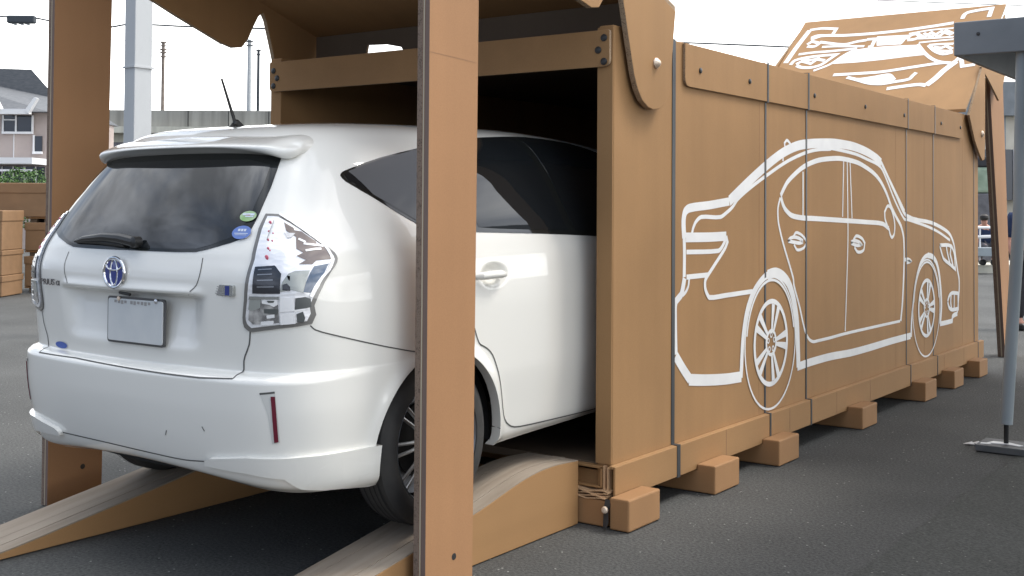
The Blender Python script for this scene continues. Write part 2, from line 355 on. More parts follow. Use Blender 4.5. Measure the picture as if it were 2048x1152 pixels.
CAR_DATA='{"glass_out":[[-0.6457,11.862],[-0.655,11.354],[-0.6673,10.828],[-0.6765,10.32],[-0.6796,9.944],[-0.4275,8.986],[-0.0556,9.023],[0.2425,9.023],[0.4239,9.061],[0.5253,9.362],[0.6144,9.681],[0.6206,10.339],[0.6267,11.11],[0.6329,12.069],[0.4454,12.182],[0.1718,12.238],[-0.2523,12.238],[-0.5443,12.106]],"glass_in":[[-0.5074,11.73],[-0.532,11.129],[-0.5197,10.471],[-0.4859,10.095],[-0.4122,9.55],[-0.3076,9.211],[-0.0618,9.174],[0.2364,9.174],[0.4177,9.193],[0.5222,9.512],[0.5991,9.813],[0.6052,10.396],[0.6114,11.129],[0.6175,11.749],[0.4608,11.881],[0.2026,11.937],[-0.2001,11.9]],"side_glass":[[0.8081,11.354],[0.7958,11.524],[0.7989,11.655],[0.8142,11.768],[0.8757,12.182],[0.9587,12.595],[1.0632,13.121],[1.1646,13.479],[1.3798,13.855],[1.6656,14.024],[1.9484,13.328],[1.515,9.08],[1.2906,9.418],[1.0878,9.7],[0.9863,9.851],[0.9464,10.189],[0.8788,10.753]],"lamp_out":[[0.636,10.49],[0.6759,10.471],[0.7312,10.189],[0.7773,9.663],[0.805,9.174],[0.8112,8.911],[0.8081,8.61],[0.7866,7.877],[0.7712,7.538],[0.765,7.219],[0.7005,7.143],[0.6206,7.049],[0.6021,7.143],[0.5991,7.331],[0.6083,7.651],[0.6267,8.929],[0.6267,10.114]],"lamp_in":[[0.6452,10.414],[0.6759,10.396],[0.7312,10.076],[0.7743,9.569],[0.7989,9.136],[0.805,8.892],[0.8019,8.629],[0.7804,7.914],[0.762,7.538],[0.7558,7.275],[0.7005,7.219],[0.6267,7.143],[0.6144,7.219],[0.6114,7.35],[0.6206,7.651],[0.639,8.929],[0.639,10.057]],"lamp_dark":[[0.6452,8.61],[0.6944,8.666],[0.7097,8.347],[0.7066,7.783],[0.639,7.783]],"lamp_sep":[[0.6298,7.726],[0.7036,7.726],[0.7036,7.67],[0.6267,7.67]],"lamp_low":[[0.6298,7.632],[0.7005,7.632],[0.7005,7.256],[0.6329,7.219],[0.6206,7.294]],"lamp_wh1":[[0.7066,7.689],[0.7343,7.707],[0.7343,7.482],[0.7066,7.463]],"lamp_wh2":[[0.7066,7.407],[0.7343,7.444],[0.7343,7.237],[0.7066,7.219]],"lamp_blue":[[0.7712,8.61],[0.7958,8.647],[0.7773,7.952],[0.7589,7.707],[0.7528,7.726]],"lamp_brown":[[0.722,9.982],[0.7804,9.362],[0.7989,9.005],[0.7958,8.704],[0.7558,8.798],[0.7374,9.23],[0.7405,9.531]],"lamp_star":[[0.679,10.339],[0.7189,10.038],[0.7282,9.437],[0.7497,9.155],[0.7497,8.497],[0.762,8.384],[0.7497,7.745],[0.7159,7.745],[0.7128,8.403],[0.6944,8.779],[0.6513,8.817],[0.6544,10.038]],"lp_brown":[[0.6944,10.245],[0.7189,10.095],[0.722,10.02],[0.7374,9.982],[0.7681,9.625],[0.7712,9.512],[0.7835,9.399],[0.7958,9.061],[0.7989,8.892],[0.7743,8.854],[0.7681,8.704],[0.7435,8.723],[0.7558,8.892],[0.7374,9.061],[0.7497,9.174],[0.7343,9.343],[0.7282,9.813],[0.7036,10.02]],"lp_facet":[[0.7005,9.944],[0.7251,9.926],[0.7189,9.775],[0.7097,9.757]],"lp_grey":[[0.7374,8.441],[0.765,8.459],[0.7528,7.783],[0.7312,7.858],[0.7066,7.82],[0.7128,8.065],[0.7251,8.347]],"lp_dark1":[[0.7128,7.989],[0.722,8.027],[0.7282,7.933],[0.7282,7.839],[0.7128,7.858]],"lp_dark2":[[0.722,8.271],[0.7282,8.253],[0.7282,8.102],[0.7251,8.14]],"lp_blue":[[0.7712,8.61],[0.7958,8.704],[0.7866,8.215],[0.765,7.783],[0.7528,7.801]],"lp_streak1":[[0.7466,9.531],[0.765,9.475],[0.7835,9.418]],"lp_streak2":[[0.7528,9.249],[0.7712,9.305],[0.7804,9.305]],"lp_streak3":[[0.7343,9.719],[0.7497,9.587]],"lp_G":[[0.6636,7.632],[0.6667,7.67],[0.7005,7.689],[0.7005,7.576],[0.6913,7.538],[0.6821,7.576],[0.6636,7.595]],"lp_Gh":[[0.6759,7.651],[0.6944,7.651],[0.6913,7.613],[0.679,7.613]],"lp_m1":[[0.6298,7.67],[0.6605,7.689],[0.6575,7.519],[0.636,7.463],[0.6237,7.482]],"lp_m2":[[0.6667,7.501],[0.7005,7.501],[0.6974,7.407],[0.6667,7.425]],"lp_w1":[[0.6728,7.388],[0.6913,7.407],[0.6913,7.35],[0.6728,7.331]],"lp_w2":[[0.6575,7.275],[0.6882,7.294],[0.6882,7.219],[0.6544,7.2]],"lp_sq1":[[0.7066,7.707],[0.7343,7.707],[0.7343,7.463],[0.7036,7.444]],"lp_sq2":[[0.7036,7.425],[0.7343,7.425],[0.7343,7.237],[0.7036,7.219]],"lp_r1":[[0.7374,7.689],[0.7558,7.707],[0.765,7.67],[0.765,7.519],[0.7558,7.501],[0.7343,7.482]],"lp_r2":[[0.7374,7.407],[0.7497,7.444],[0.7528,7.331],[0.7497,7.256],[0.7374,7.256]],"lp_rw":[[0.7343,7.463],[0.7558,7.482]],"lp_edge1":[[0.679,10.452],[0.7128,10.264],[0.7466,9.982],[0.7835,9.493],[0.7989,9.023]],"lp_edge2":[[0.8019,8.835],[0.7958,8.422],[0.765,7.707]],"lp_b":[[0.6575,10.245],[0.6605,10.001],[0.6636,9.7],[0.6698,9.362],[0.6698,9.005]],"lp_b2":[[0.6728,9.944],[0.6759,9.663],[0.6759,9.287]],"hseam":[[0.6175,7.049],[0.6114,6.768],[0.5898,6.392],[0.5837,4.587],[0.4638,4.324],[0.2948,4.361],[-0.0648,4.606],[-0.323,4.812],[-0.489,4.831],[-0.5935,6.58],[-0.6242,7.313]],"qseam":[[0.762,7.181],[0.7712,7.087],[0.8112,6.899],[0.8511,6.711],[0.9341,6.298],[0.9525,6.128]],"dseam":[[1.0294,9.625],[1.0325,7.764],[1.0478,6.993],[1.0724,6.617],[1.1308,3.741],[1.1523,2.575],[1.1615,1.748],[1.1831,1.335],[1.2169,1.147],[1.3429,0.959],[1.5242,0.677]],"refl_recess":[[0.6698,3.553],[0.7066,3.628],[0.7128,2.275],[0.6944,2.237],[0.6882,2.857]],"refl":[[0.6974,3.459],[0.7066,3.459],[0.7097,2.293],[0.7005,2.275]],"skirt":[[0.47,1.598],[0.4915,1.692],[0.6298,1.899],[0.7528,1.955],[0.8204,1.936],[0.8788,1.917],[0.8726,1.354],[0.8634,0.0],[0.8112,0.677],[0.7435,1.015],[0.7312,1.184],[0.7159,1.391],[0.6237,1.466],[0.4638,1.447]],"skirt_line":[[-0.6888,1.974],[-0.4982,1.899],[-0.237,1.823],[0.0458,1.767],[0.2948,1.842],[0.4669,1.955],[0.5868,2.105]],"handle":[[1.0909,8.083],[1.1431,7.952],[1.1585,7.745],[1.1523,7.632],[1.1216,7.595],[1.0786,7.67],[1.054,7.801],[1.0601,7.989]],"gseam":[[0.4392,8.967],[0.4392,8.328],[0.4239,7.914],[0.387,7.689]],"garnish_low":[[-0.4429,7.67],[-0.3138,7.613],[0.012,7.632],[0.387,7.67]],"sticker_g":[[0.5806,10.433]],"sticker_b":[[0.5776,10.02]],"sticker_o":[[-0.5013,6.053]],"badge":[[0.5376,7.82]],"text":[[-0.5474,7.764]],"emblem":[[-0.0495,8.159]],"wiper":[[-0.406,9.343],[-0.3415,9.625],[-0.2154,9.7],[-0.0771,9.644],[0.0151,9.512],[0.0366,9.399],[0.0059,9.324],[-0.2247,9.362]],"scr1":[[0.2856,2.218],[0.2763,2.087]],"scr2":[[0.4638,2.444],[0.4731,2.35]],"roofrail":[[0.7374,13.516],[0.9771,13.779],[1.1984,14.099],[1.389,13.61],[1.8439,12.971]],"antenna":[[0.2917,13.855],[0.2302,13.836]]}'
WALL_DATA='{"wall":[[0.045,[[5.324,1.301],[5.316,1.387],[5.333,1.434],[5.383,1.454],[5.607,1.47],[5.853,1.492]]],[0.032,[[5.323,1.321],[5.327,1.215],[5.325,1.102]]],[0.06,[[5.853,1.495],[6.098,1.603],[6.35,1.706],[6.559,1.78],[6.718,1.822],[6.862,1.849],[7.076,1.869],[7.369,1.886],[7.505,1.889],[7.803,1.884],[8.08,1.858],[8.287,1.822],[8.385,1.795]]],[0.022,[[5.406,1.316],[5.424,1.353],[5.457,1.386],[5.516,1.408],[5.741,1.407],[5.829,1.435],[5.895,1.463],[5.961,1.506],[6.133,1.574],[6.35,1.647],[6.658,1.741],[6.968,1.809],[7.165,1.834],[7.369,1.846],[7.398,1.852],[7.842,1.834],[8.08,1.807],[8.372,1.762],[8.525,1.659],[8.682,1.532],[8.914,1.386],[9.01,1.378],[9.516,1.321],[9.843,1.269],[10.159,1.199]]],[0.03,[[8.385,1.797],[8.525,1.702],[8.728,1.561],[8.962,1.412],[9.623,1.351],[9.956,1.3],[10.159,1.248],[10.278,1.163],[10.337,1.045],[10.398,0.925],[10.44,0.856],[10.439,0.755],[10.383,0.573]]],[0.02,[[8.437,1.764],[8.728,1.576],[8.929,1.445]]],[0.016,[[6.594,1.766],[6.591,1.739]]],[0.018,[[6.622,1.822],[6.614,1.849],[6.652,1.868],[6.708,1.846]]],[0.05,[[5.341,1.304],[5.608,1.301],[5.814,1.303]]],[0.024,[[5.814,1.303],[5.83,1.271],[5.798,1.236],[5.687,1.162],[5.579,1.091]]],[0.024,[[5.348,1.229],[5.718,1.226],[5.765,1.248],[5.814,1.292]]],[0.026,[[5.349,1.101],[5.594,1.102]]],[0.032,[[6.556,1.532],[6.599,1.571],[6.658,1.615],[6.759,1.661],[6.863,1.7],[6.99,1.735],[7.165,1.766],[7.369,1.784],[7.578,1.792],[7.881,1.777],[8.08,1.745],[8.245,1.706],[8.372,1.656],[8.503,1.573],[8.614,1.473],[8.736,1.393],[8.843,1.327],[8.904,1.237],[8.913,1.059],[8.875,0.766],[8.832,0.617]]],[0.032,[[6.56,1.524],[6.59,1.481],[6.629,1.45],[6.719,1.415],[6.884,1.399],[7.078,1.394],[7.69,1.377],[8.039,1.366],[8.415,1.351],[8.555,1.315]]],[0.018,[[6.905,1.685],[6.905,1.409]]],[0.02,[[6.55,1.52],[6.518,1.465],[6.514,1.427],[6.526,1.365],[6.6,1.24],[6.751,1.031],[6.76,0.99],[6.848,0.858],[6.927,0.715],[6.973,0.664],[7.018,0.634],[7.076,0.618],[7.147,0.617],[7.37,0.617],[7.647,0.621],[8.145,0.62],[8.816,0.617]]],[0.016,[[7.615,1.777],[7.597,1.404]]],[0.016,[[7.682,1.779],[7.697,1.39],[7.697,1.232],[7.671,0.904],[7.645,0.638]]],[0.016,[[7.738,1.774],[7.777,1.393]]],[0.022,[[6.67,1.262],[6.7,1.275],[6.76,1.282],[6.833,1.275],[6.895,1.258],[6.895,1.248],[6.843,1.244],[6.761,1.251],[6.67,1.26]]],[0.018,[[6.75,1.284],[6.791,1.309],[6.885,1.292],[6.948,1.261],[6.959,1.24],[6.917,1.213],[6.812,1.203],[6.761,1.236]]],[0.024,[[7.758,1.231],[7.823,1.24],[7.92,1.228],[7.967,1.21],[7.881,1.206],[7.758,1.224]]],[0.022,[[7.803,1.246],[7.861,1.272],[7.979,1.251],[8.031,1.219],[8.007,1.171],[7.889,1.161],[7.823,1.196]]],[0.024,[[8.524,1.33],[8.467,1.387],[8.458,1.437],[8.524,1.48],[8.6,1.466],[8.672,1.386],[8.69,1.328],[8.672,1.27],[8.622,1.249],[8.582,1.272],[8.555,1.315]]],[0.028,[[8.913,1.074],[9.009,1.074],[9.082,1.058],[8.971,1.051]]],[0.04,[[5.326,1.097],[5.311,1.056],[5.293,1.018],[5.261,0.999],[5.234,0.983],[5.224,0.956],[5.224,0.914],[5.228,0.802],[5.233,0.718]]],[0.055,[[5.233,0.711],[5.311,0.64],[5.388,0.577]]],[0.06,[[5.38,0.575],[5.562,0.552],[5.813,0.529],[6.011,0.519]]],[0.042,[[6.004,0.513],[6.011,0.58],[6.025,0.702],[6.042,0.778],[6.07,0.854],[6.097,0.902],[6.153,0.966],[6.229,1.017],[6.326,1.06],[6.405,1.073],[6.486,1.074]]],[0.06,[[6.365,1.068],[6.425,1.076],[6.496,1.076],[6.589,1.053],[6.674,1.007],[6.739,0.932],[6.782,0.845],[6.809,0.759],[6.822,0.63],[6.832,0.485]]],[0.018,[[5.377,1.091],[5.366,1.053],[5.339,1.026],[5.306,1.01]]],[0.026,[[5.583,1.099],[5.559,1.072],[5.559,1.036],[5.578,1.006],[5.611,0.982],[5.81,0.982],[6.153,0.985]]],[0.05,[[6.816,0.488],[7.007,0.494],[7.371,0.495],[7.742,0.483],[8.145,0.482],[8.582,0.486],[9.069,0.485]]],[0.035,[[9.08,0.475],[9.095,0.602],[9.13,0.72],[9.18,0.853],[9.246,0.956],[9.333,1.037],[9.436,1.08],[9.552,1.093]]],[0.045,[[9.515,1.091],[9.649,1.074],[9.758,1.023],[9.83,0.932],[9.88,0.785],[9.896,0.655],[9.861,0.516]]],[0.04,[[9.856,0.516],[10.067,0.513],[10.214,0.514],[10.232,0.55],[10.377,0.565]]],[0.03,[[9.853,1.164],[10.188,1.149],[10.283,1.08],[10.318,0.948],[10.128,1.002],[9.966,1.048],[9.898,1.107],[9.853,1.164]]],[0.03,[[10.041,1.155],[10.07,1.102],[10.157,0.993]]],[0.03,[[10.188,1.149],[10.158,1.083],[10.217,1.015],[10.258,0.956]]],[0.032,[[10.079,0.684],[10.126,0.73],[10.215,0.75],[10.396,0.737],[10.402,0.605],[10.214,0.609],[10.126,0.632],[10.079,0.684]]],[0.028,[[10.185,0.744],[10.173,0.678],[10.196,0.619]]],[0.024,[[10.281,0.742],[10.274,0.614]]]],"flap":[[0.07,[[-4.735,11.375],[-4.714,11.637],[-4.68,11.897]]],[0.05,[[-4.682,11.901],[-4.549,11.911],[-4.383,11.883],[-4.388,11.789]]],[0.04,[[-4.615,11.766],[-4.559,11.796],[-4.389,11.775]]],[0.055,[[-4.603,11.734],[-4.499,11.782],[-4.251,11.758],[-3.925,11.751],[-3.616,11.764],[-3.378,11.787],[-3.17,11.814]]],[0.045,[[-4.645,11.501],[-4.489,11.514],[-4.318,11.514],[-4.039,11.526]]],[0.05,[[-4.612,11.655],[-4.576,11.701],[-4.479,11.66],[-4.515,11.614],[-4.6,11.624]]],[0.05,[[-4.487,11.681],[-4.368,11.647],[-4.196,11.607],[-4.078,11.638],[-3.98,11.65]]],[0.04,[[-4.428,11.595],[-4.294,11.589],[-4.132,11.571],[-3.972,11.553]]],[0.05,[[-3.983,11.66],[-3.894,11.659],[-3.893,11.544],[-3.929,11.538]]],[0.045,[[-3.888,11.678],[-3.76,11.672],[-3.585,11.664],[-3.604,11.567],[-3.62,11.541]]],[0.05,[[-3.568,11.611],[-3.539,11.674],[-3.482,11.686],[-3.442,11.633],[-3.493,11.601],[-3.553,11.599]]],[0.045,[[-3.482,11.686],[-3.402,11.619],[-3.35,11.688],[-3.256,11.611],[-3.21,11.699],[-3.124,11.641]]],[0.04,[[-3.422,11.688],[-3.33,11.619],[-3.256,11.695],[-3.143,11.625]]],[0.03,[[-3.427,11.543],[-3.31,11.548],[-3.101,11.555]]],[0.03,[[-3.471,11.608],[-3.3,11.597],[-3.111,11.593]]],[0.03,[[-3.57,11.697],[-3.361,11.728],[-3.147,11.729]]],[0.05,[[-4.666,11.339],[-4.646,11.404],[-4.527,11.44],[-4.36,11.452],[-4.223,11.451],[-4.27,11.385],[-4.331,11.306],[-4.422,11.274],[-4.533,11.288],[-4.593,11.322]]],[0.05,[[-4.608,11.343],[-4.559,11.386],[-4.447,11.337],[-4.405,11.399],[-4.316,11.371]]],[0.04,[[-4.575,11.426],[-4.47,11.396],[-4.386,11.416]]],[0.04,[[-4.375,11.221],[-4.238,11.301],[-4.135,11.437],[-4.037,11.522]]],[0.05,[[-4.139,11.137],[-3.902,11.134],[-3.66,11.137],[-3.377,11.178],[-3.1,11.213],[-2.992,11.19]]],[0.045,[[-3.432,11.519],[-3.299,11.349],[-3.178,11.247],[-3.002,11.186]]],[0.05,[[-3.318,11.493],[-3.231,11.396],[-3.135,11.341],[-3.054,11.359]]],[0.04,[[-3.318,11.493],[-3.2,11.493],[-3.082,11.485]]],[0.045,[[-3.259,11.454],[-3.184,11.436],[-3.144,11.459],[-3.072,11.406]]],[0.04,[[-3.222,11.404],[-3.148,11.387],[-3.065,11.378]]],[0.05,[[-3.005,11.195],[-2.982,11.257],[-2.95,11.242],[-2.913,11.143],[-2.86,11.15],[-2.801,11.158]]],[0.08,[[-2.989,11.219],[-3.068,11.097],[-3.117,10.991],[-3.171,10.906]]],[0.055,[[-3.17,10.902],[-3.243,10.922],[-3.398,10.907],[-3.531,10.888]]],[0.05,[[-3.984,11.088],[-3.869,11.042],[-3.728,10.981],[-3.603,10.962],[-3.491,10.979],[-3.36,11.006],[-3.339,11.053],[-3.317,11.094]]],[0.05,[[-3.846,11.044],[-3.696,11.066],[-3.641,11.079],[-3.57,11.082],[-3.499,11.006]]],[0.055,[[-3.101,11.866],[-3.095,11.933],[-3.067,11.962],[-2.955,11.985],[-2.852,11.995],[-2.849,11.859]]]],"fill":[[[-4.216,11.31],[-4.131,11.428],[-4.034,11.512],[-3.913,11.527],[-3.665,11.527],[-3.43,11.514],[-3.364,11.429],[-3.311,11.35],[-3.486,11.341],[-3.72,11.32],[-3.962,11.307]],[[-3.88,11.073],[-3.752,11.053],[-3.641,11.079],[-3.567,11.073],[-3.496,10.997],[-3.597,10.945],[-3.728,10.981]],[[-3.888,11.678],[-3.609,11.663],[-3.607,11.54],[-3.845,11.548]]]}'

# ================================================================ THE SETTING
def ground():
    b=MB();b.add([(-160,-60,0),(120,-60,0),(120,260,0),(-160,260,0)],[(0,1,2,3)]);o=b.build('ground',M['asphalt']);tag(o,kind='structure')
    # darker asphalt strip painted in for the shade under the canopy, ragged left edge
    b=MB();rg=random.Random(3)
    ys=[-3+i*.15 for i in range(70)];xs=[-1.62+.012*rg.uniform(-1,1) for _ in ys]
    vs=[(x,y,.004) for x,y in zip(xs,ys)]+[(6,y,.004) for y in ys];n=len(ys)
    b.add(vs,[(i,n+i,n+i+1,i+1) for i in range(n-1)]);o=b.build('asphalt_shade_strip',M['asphalt_shade']);tag(o,kind='structure')
ground()

# ================================================================ CARDBOARD GARAGE
G=empty('cardboard_garage',(-3.9,7.8,0),'long brown cardboard garage box with a white car outline drawn on its side wall','cardboard garage')
WX=-2.76           # outer face of the right-hand wall
LX=-5.05           # outer face of the left-hand wall
Y0G,Y1G=4.62,11.08; ZF,ZT=.27,2.30
EDG=[M['board'],M['edge']]
def wall(name,x0,x1):
    o=MB().box(x0,x1,Y0G,Y1G,.10,ZT).build(name,M['board'],G,bevel=.006)
    return o
RW=wall('side_wall',WX-.08,WX);LW=wall('side_wall',LX,LX+.08)
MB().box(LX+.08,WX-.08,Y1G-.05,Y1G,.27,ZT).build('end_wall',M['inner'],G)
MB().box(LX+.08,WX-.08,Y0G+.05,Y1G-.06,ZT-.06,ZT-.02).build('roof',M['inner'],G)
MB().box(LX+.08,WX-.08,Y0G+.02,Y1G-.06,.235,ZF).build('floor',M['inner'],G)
# creases in the big wall panels
def vline(x,y,z0,z1,w,mat,name,par,t=.0015):
    return MB().box(x,x+t,y-w/2,y+w/2,z0,z1).build(name,mat,par)
for y in (6.25,8.72,9.43,10.55): vline(WX,y,.28,2.07,.0022,M['crease'],'fold_line',RW,.0006)
# top strip board along the wall
TS=MB().prism(rounded([(5.30,2.295),(5.30,2.075),(10.49,2.075),(10.49,2.295)],[0,.05,.05,0]),'x',WX+.001,WX+.016,0,1).build('top_strip',EDG,G,bevel=.002)
def rivet(x,y,z,par,r=.014,axis='x',mat='rivet',d=1):
    b=MB();b.lathe([(0,r),(.004*d,r),(.007*d,r*.75),(.0085*d,.0005)],(0,0,0),axis,14)
    return b.build('rivet',M[mat],par,loc=None) if False else _place(b,(x,y,z),'rivet',M[mat],par)
def _place(b,loc,name,mat,par,bevel=0):
    b.v=[(p[0]+loc[0],p[1]+loc[1],p[2]+loc[2]) for p in b.v]
    return b.build(name,mat,par,bevel,loc=loc)
for y in (5.468,6.08,7.055,8.0,8.87,9.846,10.43): rivet(WX+.016,y,2.17,TS,.015)
# bottom rail: open channel of board along the foot of the wall
def rail(sgn,x_wall):
    x1=x_wall+sgn*.035;b=MB()
    a0,a1=sorted((x1,x1-sgn*.012));b.box(a0,a1,4.59,11.13,.118,.272)
    t0,t1=sorted((x1-sgn*.012,x_wall+sgn*.0015));b.box(t0,t1,4.59,11.13,.258,.2735)
    t0,t1=sorted((x1-sgn*.012,x_wall-sgn*.02));b.box(t0,t1,4.60,11.12,.118,.13)
    return b.build('base_rail',[M['board_h']],G,bevel=.004)
RR=rail(1,WX);rail(-1,LX)
for y in (5.75,6.62,7.4,8.05,9.86,10.46): vline(WX+.035,y,.12,.27,.004,M['crease'],'fold_line',RR,.0008)
# straps
for y in (5.205,6.333,6.958,8.966,9.672,10.93):
    w={5.205:.034,8.966:.016,9.672:.016,10.93:.014}.get(y,.022);xo=WX+.0165 if 5.30<y<10.49 else WX;b=MB()
    if 5.30<y<10.49:
        b.box(WX+.0165,WX+.0185,y-w/2,y+w/2,2.073,2.302);b.box(WX+.001,WX+.0032,y-w/2,y+w/2,.2745,2.073);b.box(WX+.0032,WX+.0185,y-w/2,y+w/2,2.070,2.073)
        b.box(LX-.003,WX+.0185,y-w/2,y+w/2,2.302,2.304)
    else:
        b.box(WX+.0012,WX+.0032,y-w/2,y+w/2,.2745,2.302);b.box(LX-.003,WX+.0032,y-w/2,y+w/2,2.302,2.304)
    b.box(WX+.0032,WX+.0375,y-w/2,y+w/2,.2737,.2757);b.box(WX+.0353,WX+.0375,y-w/2,y+w/2,.116,.2737)
    b.box(LX-.0375,WX+.0353,y-w/2,y+w/2,.114,.116)
    b.build('strap',M['strap'],G)
# front frame: jamb returns, crossbar with fasteners
MB().box(WX-.083,WX-.001,4.612,4.618,.275,2.29).build('jamb',M['board'],G)
MB().box(LX+.001,LX+.083,4.612,4.618,.275,2.29).build('jamb',M['board'],G)
CB=MB().prism(rounded([(LX+.01,2.275),(LX+.01,2.105),(WX-.006,2.105),(WX-.006,2.275)],[.01,.035,.035,.01]),'y',4.590,4.608,0,1).build('crossbar',[M['board_h'],M['edge']],G,bevel=.002)
for (x,z) in ((-2.795,2.238),(-2.826,2.183),(-2.795,2.128),(-5.005,2.225),(-4.975,2.181),(-5.005,2.138)):
    rivet(x,4.590,z,CB,.017,'y','rivet',-1)
# sleepers under the box
def sleeper(y,x1=-2.62,name='sleeper_block',split=False):
    L_=.29 if y<9 else .27
    b=MB()
    b.prism([(LX-.14,.004),(x1,.004),(x1,.147),(-2.7235,.147),(-2.7235,.116),(LX-.14,.116)],'y',y,y+L_)
    return b.build(name,M['block'],G,bevel=.007)
for y in (5.40,6.215,7.59,8.985,9.78,10.565): sleeper(y)
b=MB().box(-2.722,-2.62,4.535,4.825,.004,.147);b.build('sleeper_block',M['block'],G,bevel=.008)
b=MB().box(LX-.14,-2.745,4.55,4.825,.004,.125);b.build('sleeper_block',M['block'],G,bevel=.008)
# crushed layers and box section at the open corner
b=MB();rg=random.Random(5)
for i in range(5):
    z=.127+i*.0065;xx=-3.02;y=4.545+i*.006
    pts=[(x,z+.0045*math.sin(x*38+i*1.7)+rg.uniform(-.001,.001)) for x in np.arange(-3.02,-2.745,.01)]
    b.prism(pts+[(p[0],p[1]+.0035) for p in pts[::-1]],'y',y,y+.2)
b.build('crushed_corner_layer',M['edge_light'],G)
b=MB();b.box(-2.985,-2.972,4.60,4.9,.165,.262);b.box(-2.985,-2.80,4.60,4.9,.252,.263);b.box(-2.985,-2.80,4.60,4.9,.163,.172);b.box(-2.812,-2.80,4.60,4.9,.165,.262);b.box(-2.972,-2.81,4.64,4.65,.17,.255)
b.build('corner_box_section',M['board'],G,bevel=.002)
b=MB();b.box(-2.795,-2.785,4.60,4.9,.14,.268);b.box(-2.772,-2.764,4.597,4.9,.13,.262);b.build('corner_lining',M['edge_light'],G)
# dangling tape end
b=MB();pts=[(-2.735,4.545,.135),(-2.733,4.535,.11),(-2.737,4.53,.08),(-2.734,4.525,.04),(-2.736,4.52,.012)]
for i in range(4):
    a,c=pts[i],pts[i+1];w=[.014,.016,.012,.014,.01]
    b.add([(a[0]-w[i],a[1],a[2]),(a[0]+w[i],a[1]-.004,a[2]),(c[0]+w[i+1],c[1]-.004,c[2]),(c[0]-w[i+1],c[1],c[2])],[(0,1,2,3)])
o=b.build('tape_end',M['strap'],G);sd=o.modifiers.new('t','SOLIDIFY');sd.thickness=.003
b=MB();b.lathe([(0,.016),(.006,.017),(.012,.012),(.014,.001)],(0,0,0),'y',10);b.v=[(p[0],-p[1],p[2]) for p in b.v]
_place(b,(-2.735,4.52,.093),'tape_knot',M['brass'],o)

# white line drawing on the wall
DW=json.loads(WALL_DATA)
b=MB()
def stroke(b,pts,w,fn,i,sm_=True,closed=False):
    if sm_:pts=smooth_line(pts,4)
    L_,R_=ribbon(pts,w,closed);n=len(L_);off=(.0008+.00006*i)
    vs=[fn(p,off) for p in L_]+[fn(p,off) for p in R_]
    m=n if closed else n-1
    b.add(vs,[(k,(k+1)%n,n+(k+1)%n,n+k) for k in range(m)])
wf=lambda p,o:(WX+o,p[0],p[1])
for i,(w,p) in enumerate(DW['wall']): stroke(b,p,w,wf,i)
def circ(c,ry,rz,a0=0,a1=360,n=56): return [(c[0]+ry*math.cos(R(a0+(a1-a0)*k/n)),c[1]+rz*math.sin(R(a0+(a1-a0)*k/n))) for k in range(n+(0 if a1-a0==360 else 1))]
i=50
for c,ty,tz,ry in (((6.415,.672),.362,.385,.245),((9.483,.672),.362,.385,.225)):
    stroke(b,circ(c,ty,tz),.014,wf,i,False,True);i+=1
    stroke(b,circ(c,ty-.02,tz-.02,10,170),.016,wf,i,False);i+=1
    stroke(b,circ(c,ry-.012,ry-.004),.028,wf,i,False,True);i+=1
    for k in range(10):
        a=R(90+36*k+(8 if k%2 else -8));ca,sa=math.cos(a),math.sin(a)
        p0=(c[0]+.07*ca,c[1]+.07*sa);p1=(c[0]+(ry-.02)*ca,c[1]+(ry-.02)*sa)
        n_=(-sa,ca);w0,w1=.011,.022
        q=[(p0[0]+n_[0]*w0,p0[1]+n_[1]*w0),(p0[0]-n_[0]*w0,p0[1]-n_[1]*w0),(p1[0]-n_[0]*w1,p1[1]-n_[1]*w1),(p1[0]+n_[0]*w1,p1[1]+n_[1]*w1)]
        b.add([wf(z_,.0008+.00006*i) for z_ in q],[(0,1,2,3)]);i+=.3
    stroke(b,circ(c,.07,.07,n=24),.02,wf,i,False,True);i+=1
    for k in range(5):
        a=R(90+72*k);stroke(b,circ((c[0]+.045*math.cos(a),c[1]+.045*math.sin(a)),.014,.014,n=10),.008,wf,i,False,True);i+=.3
o=b.build('car_drawing',M['white_tape'],G);tag(o,'white outline drawing of a saloon car with two spoked wheels')

# ---- raised end panels, cheeks and posts
def raised(front):
    s=-1 if front else 1
    P=empty('raised_panel',(-3.9,4.9 if front else 10.9,2.4),None,None);attach(P,G)
    if front: hy,hz,m,ye=5.135,2.425,.33,3.22
    else: hy,hz,m,ye=10.57,2.312,.77,12.05
    x0,x1=(-5.096,-2.714) if front else (-4.79,-2.735)
    t=.03
    ez=hz+m*abs(ye-hy)
    pts=[(hy,hz),(ye,ez),(ye,ez+t),(hy,hz+t)]
    pan=MB().prism(pts,'x',x0,x1,0,1).build('panel_board',[M['edge'],M['board_h']],P,bevel=.003)
    return P,pan,(hy,hz,m,ye)
FP,fpan,_=raised(True)
# hanging back flange of the front panel, cut away at one place
fl=[(-5.06,2.47),(-5.06,2.20),(-4.92,2.19),(-4.78,2.20),(-4.72,2.21),(-4.665,2.28),(-4.64,2.392),(-4.50,2.385),(-4.38,2.36),(-4.34,2.30),(-4.3,2.22),(-3.1,2.25),(-3.05,2.31),(-2.86,2.318),(-2.76,2.33),(-2.76,2.47)]
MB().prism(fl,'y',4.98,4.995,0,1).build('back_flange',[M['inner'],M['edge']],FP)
cheek=[(3.24,2.70),(3.794,2.526),(3.97,2.458),(4.155,2.392),(4.259,2.355),(4.348,2.335),(4.41,2.345),(4.455,2.395),(4.493,2.472),(4.529,2.534),(4.562,2.562),(4.588,2.52),(4.622,2.411),(4.67,2.25),(4.726,2.075),(4.76,2.01),(4.803,1.962),(4.86,1.933),(4.909,1.925),(4.97,1.932),(5.02,1.955),(5.06,2.0),(5.08,2.06),(5.135,2.43),(3.24,3.068)]
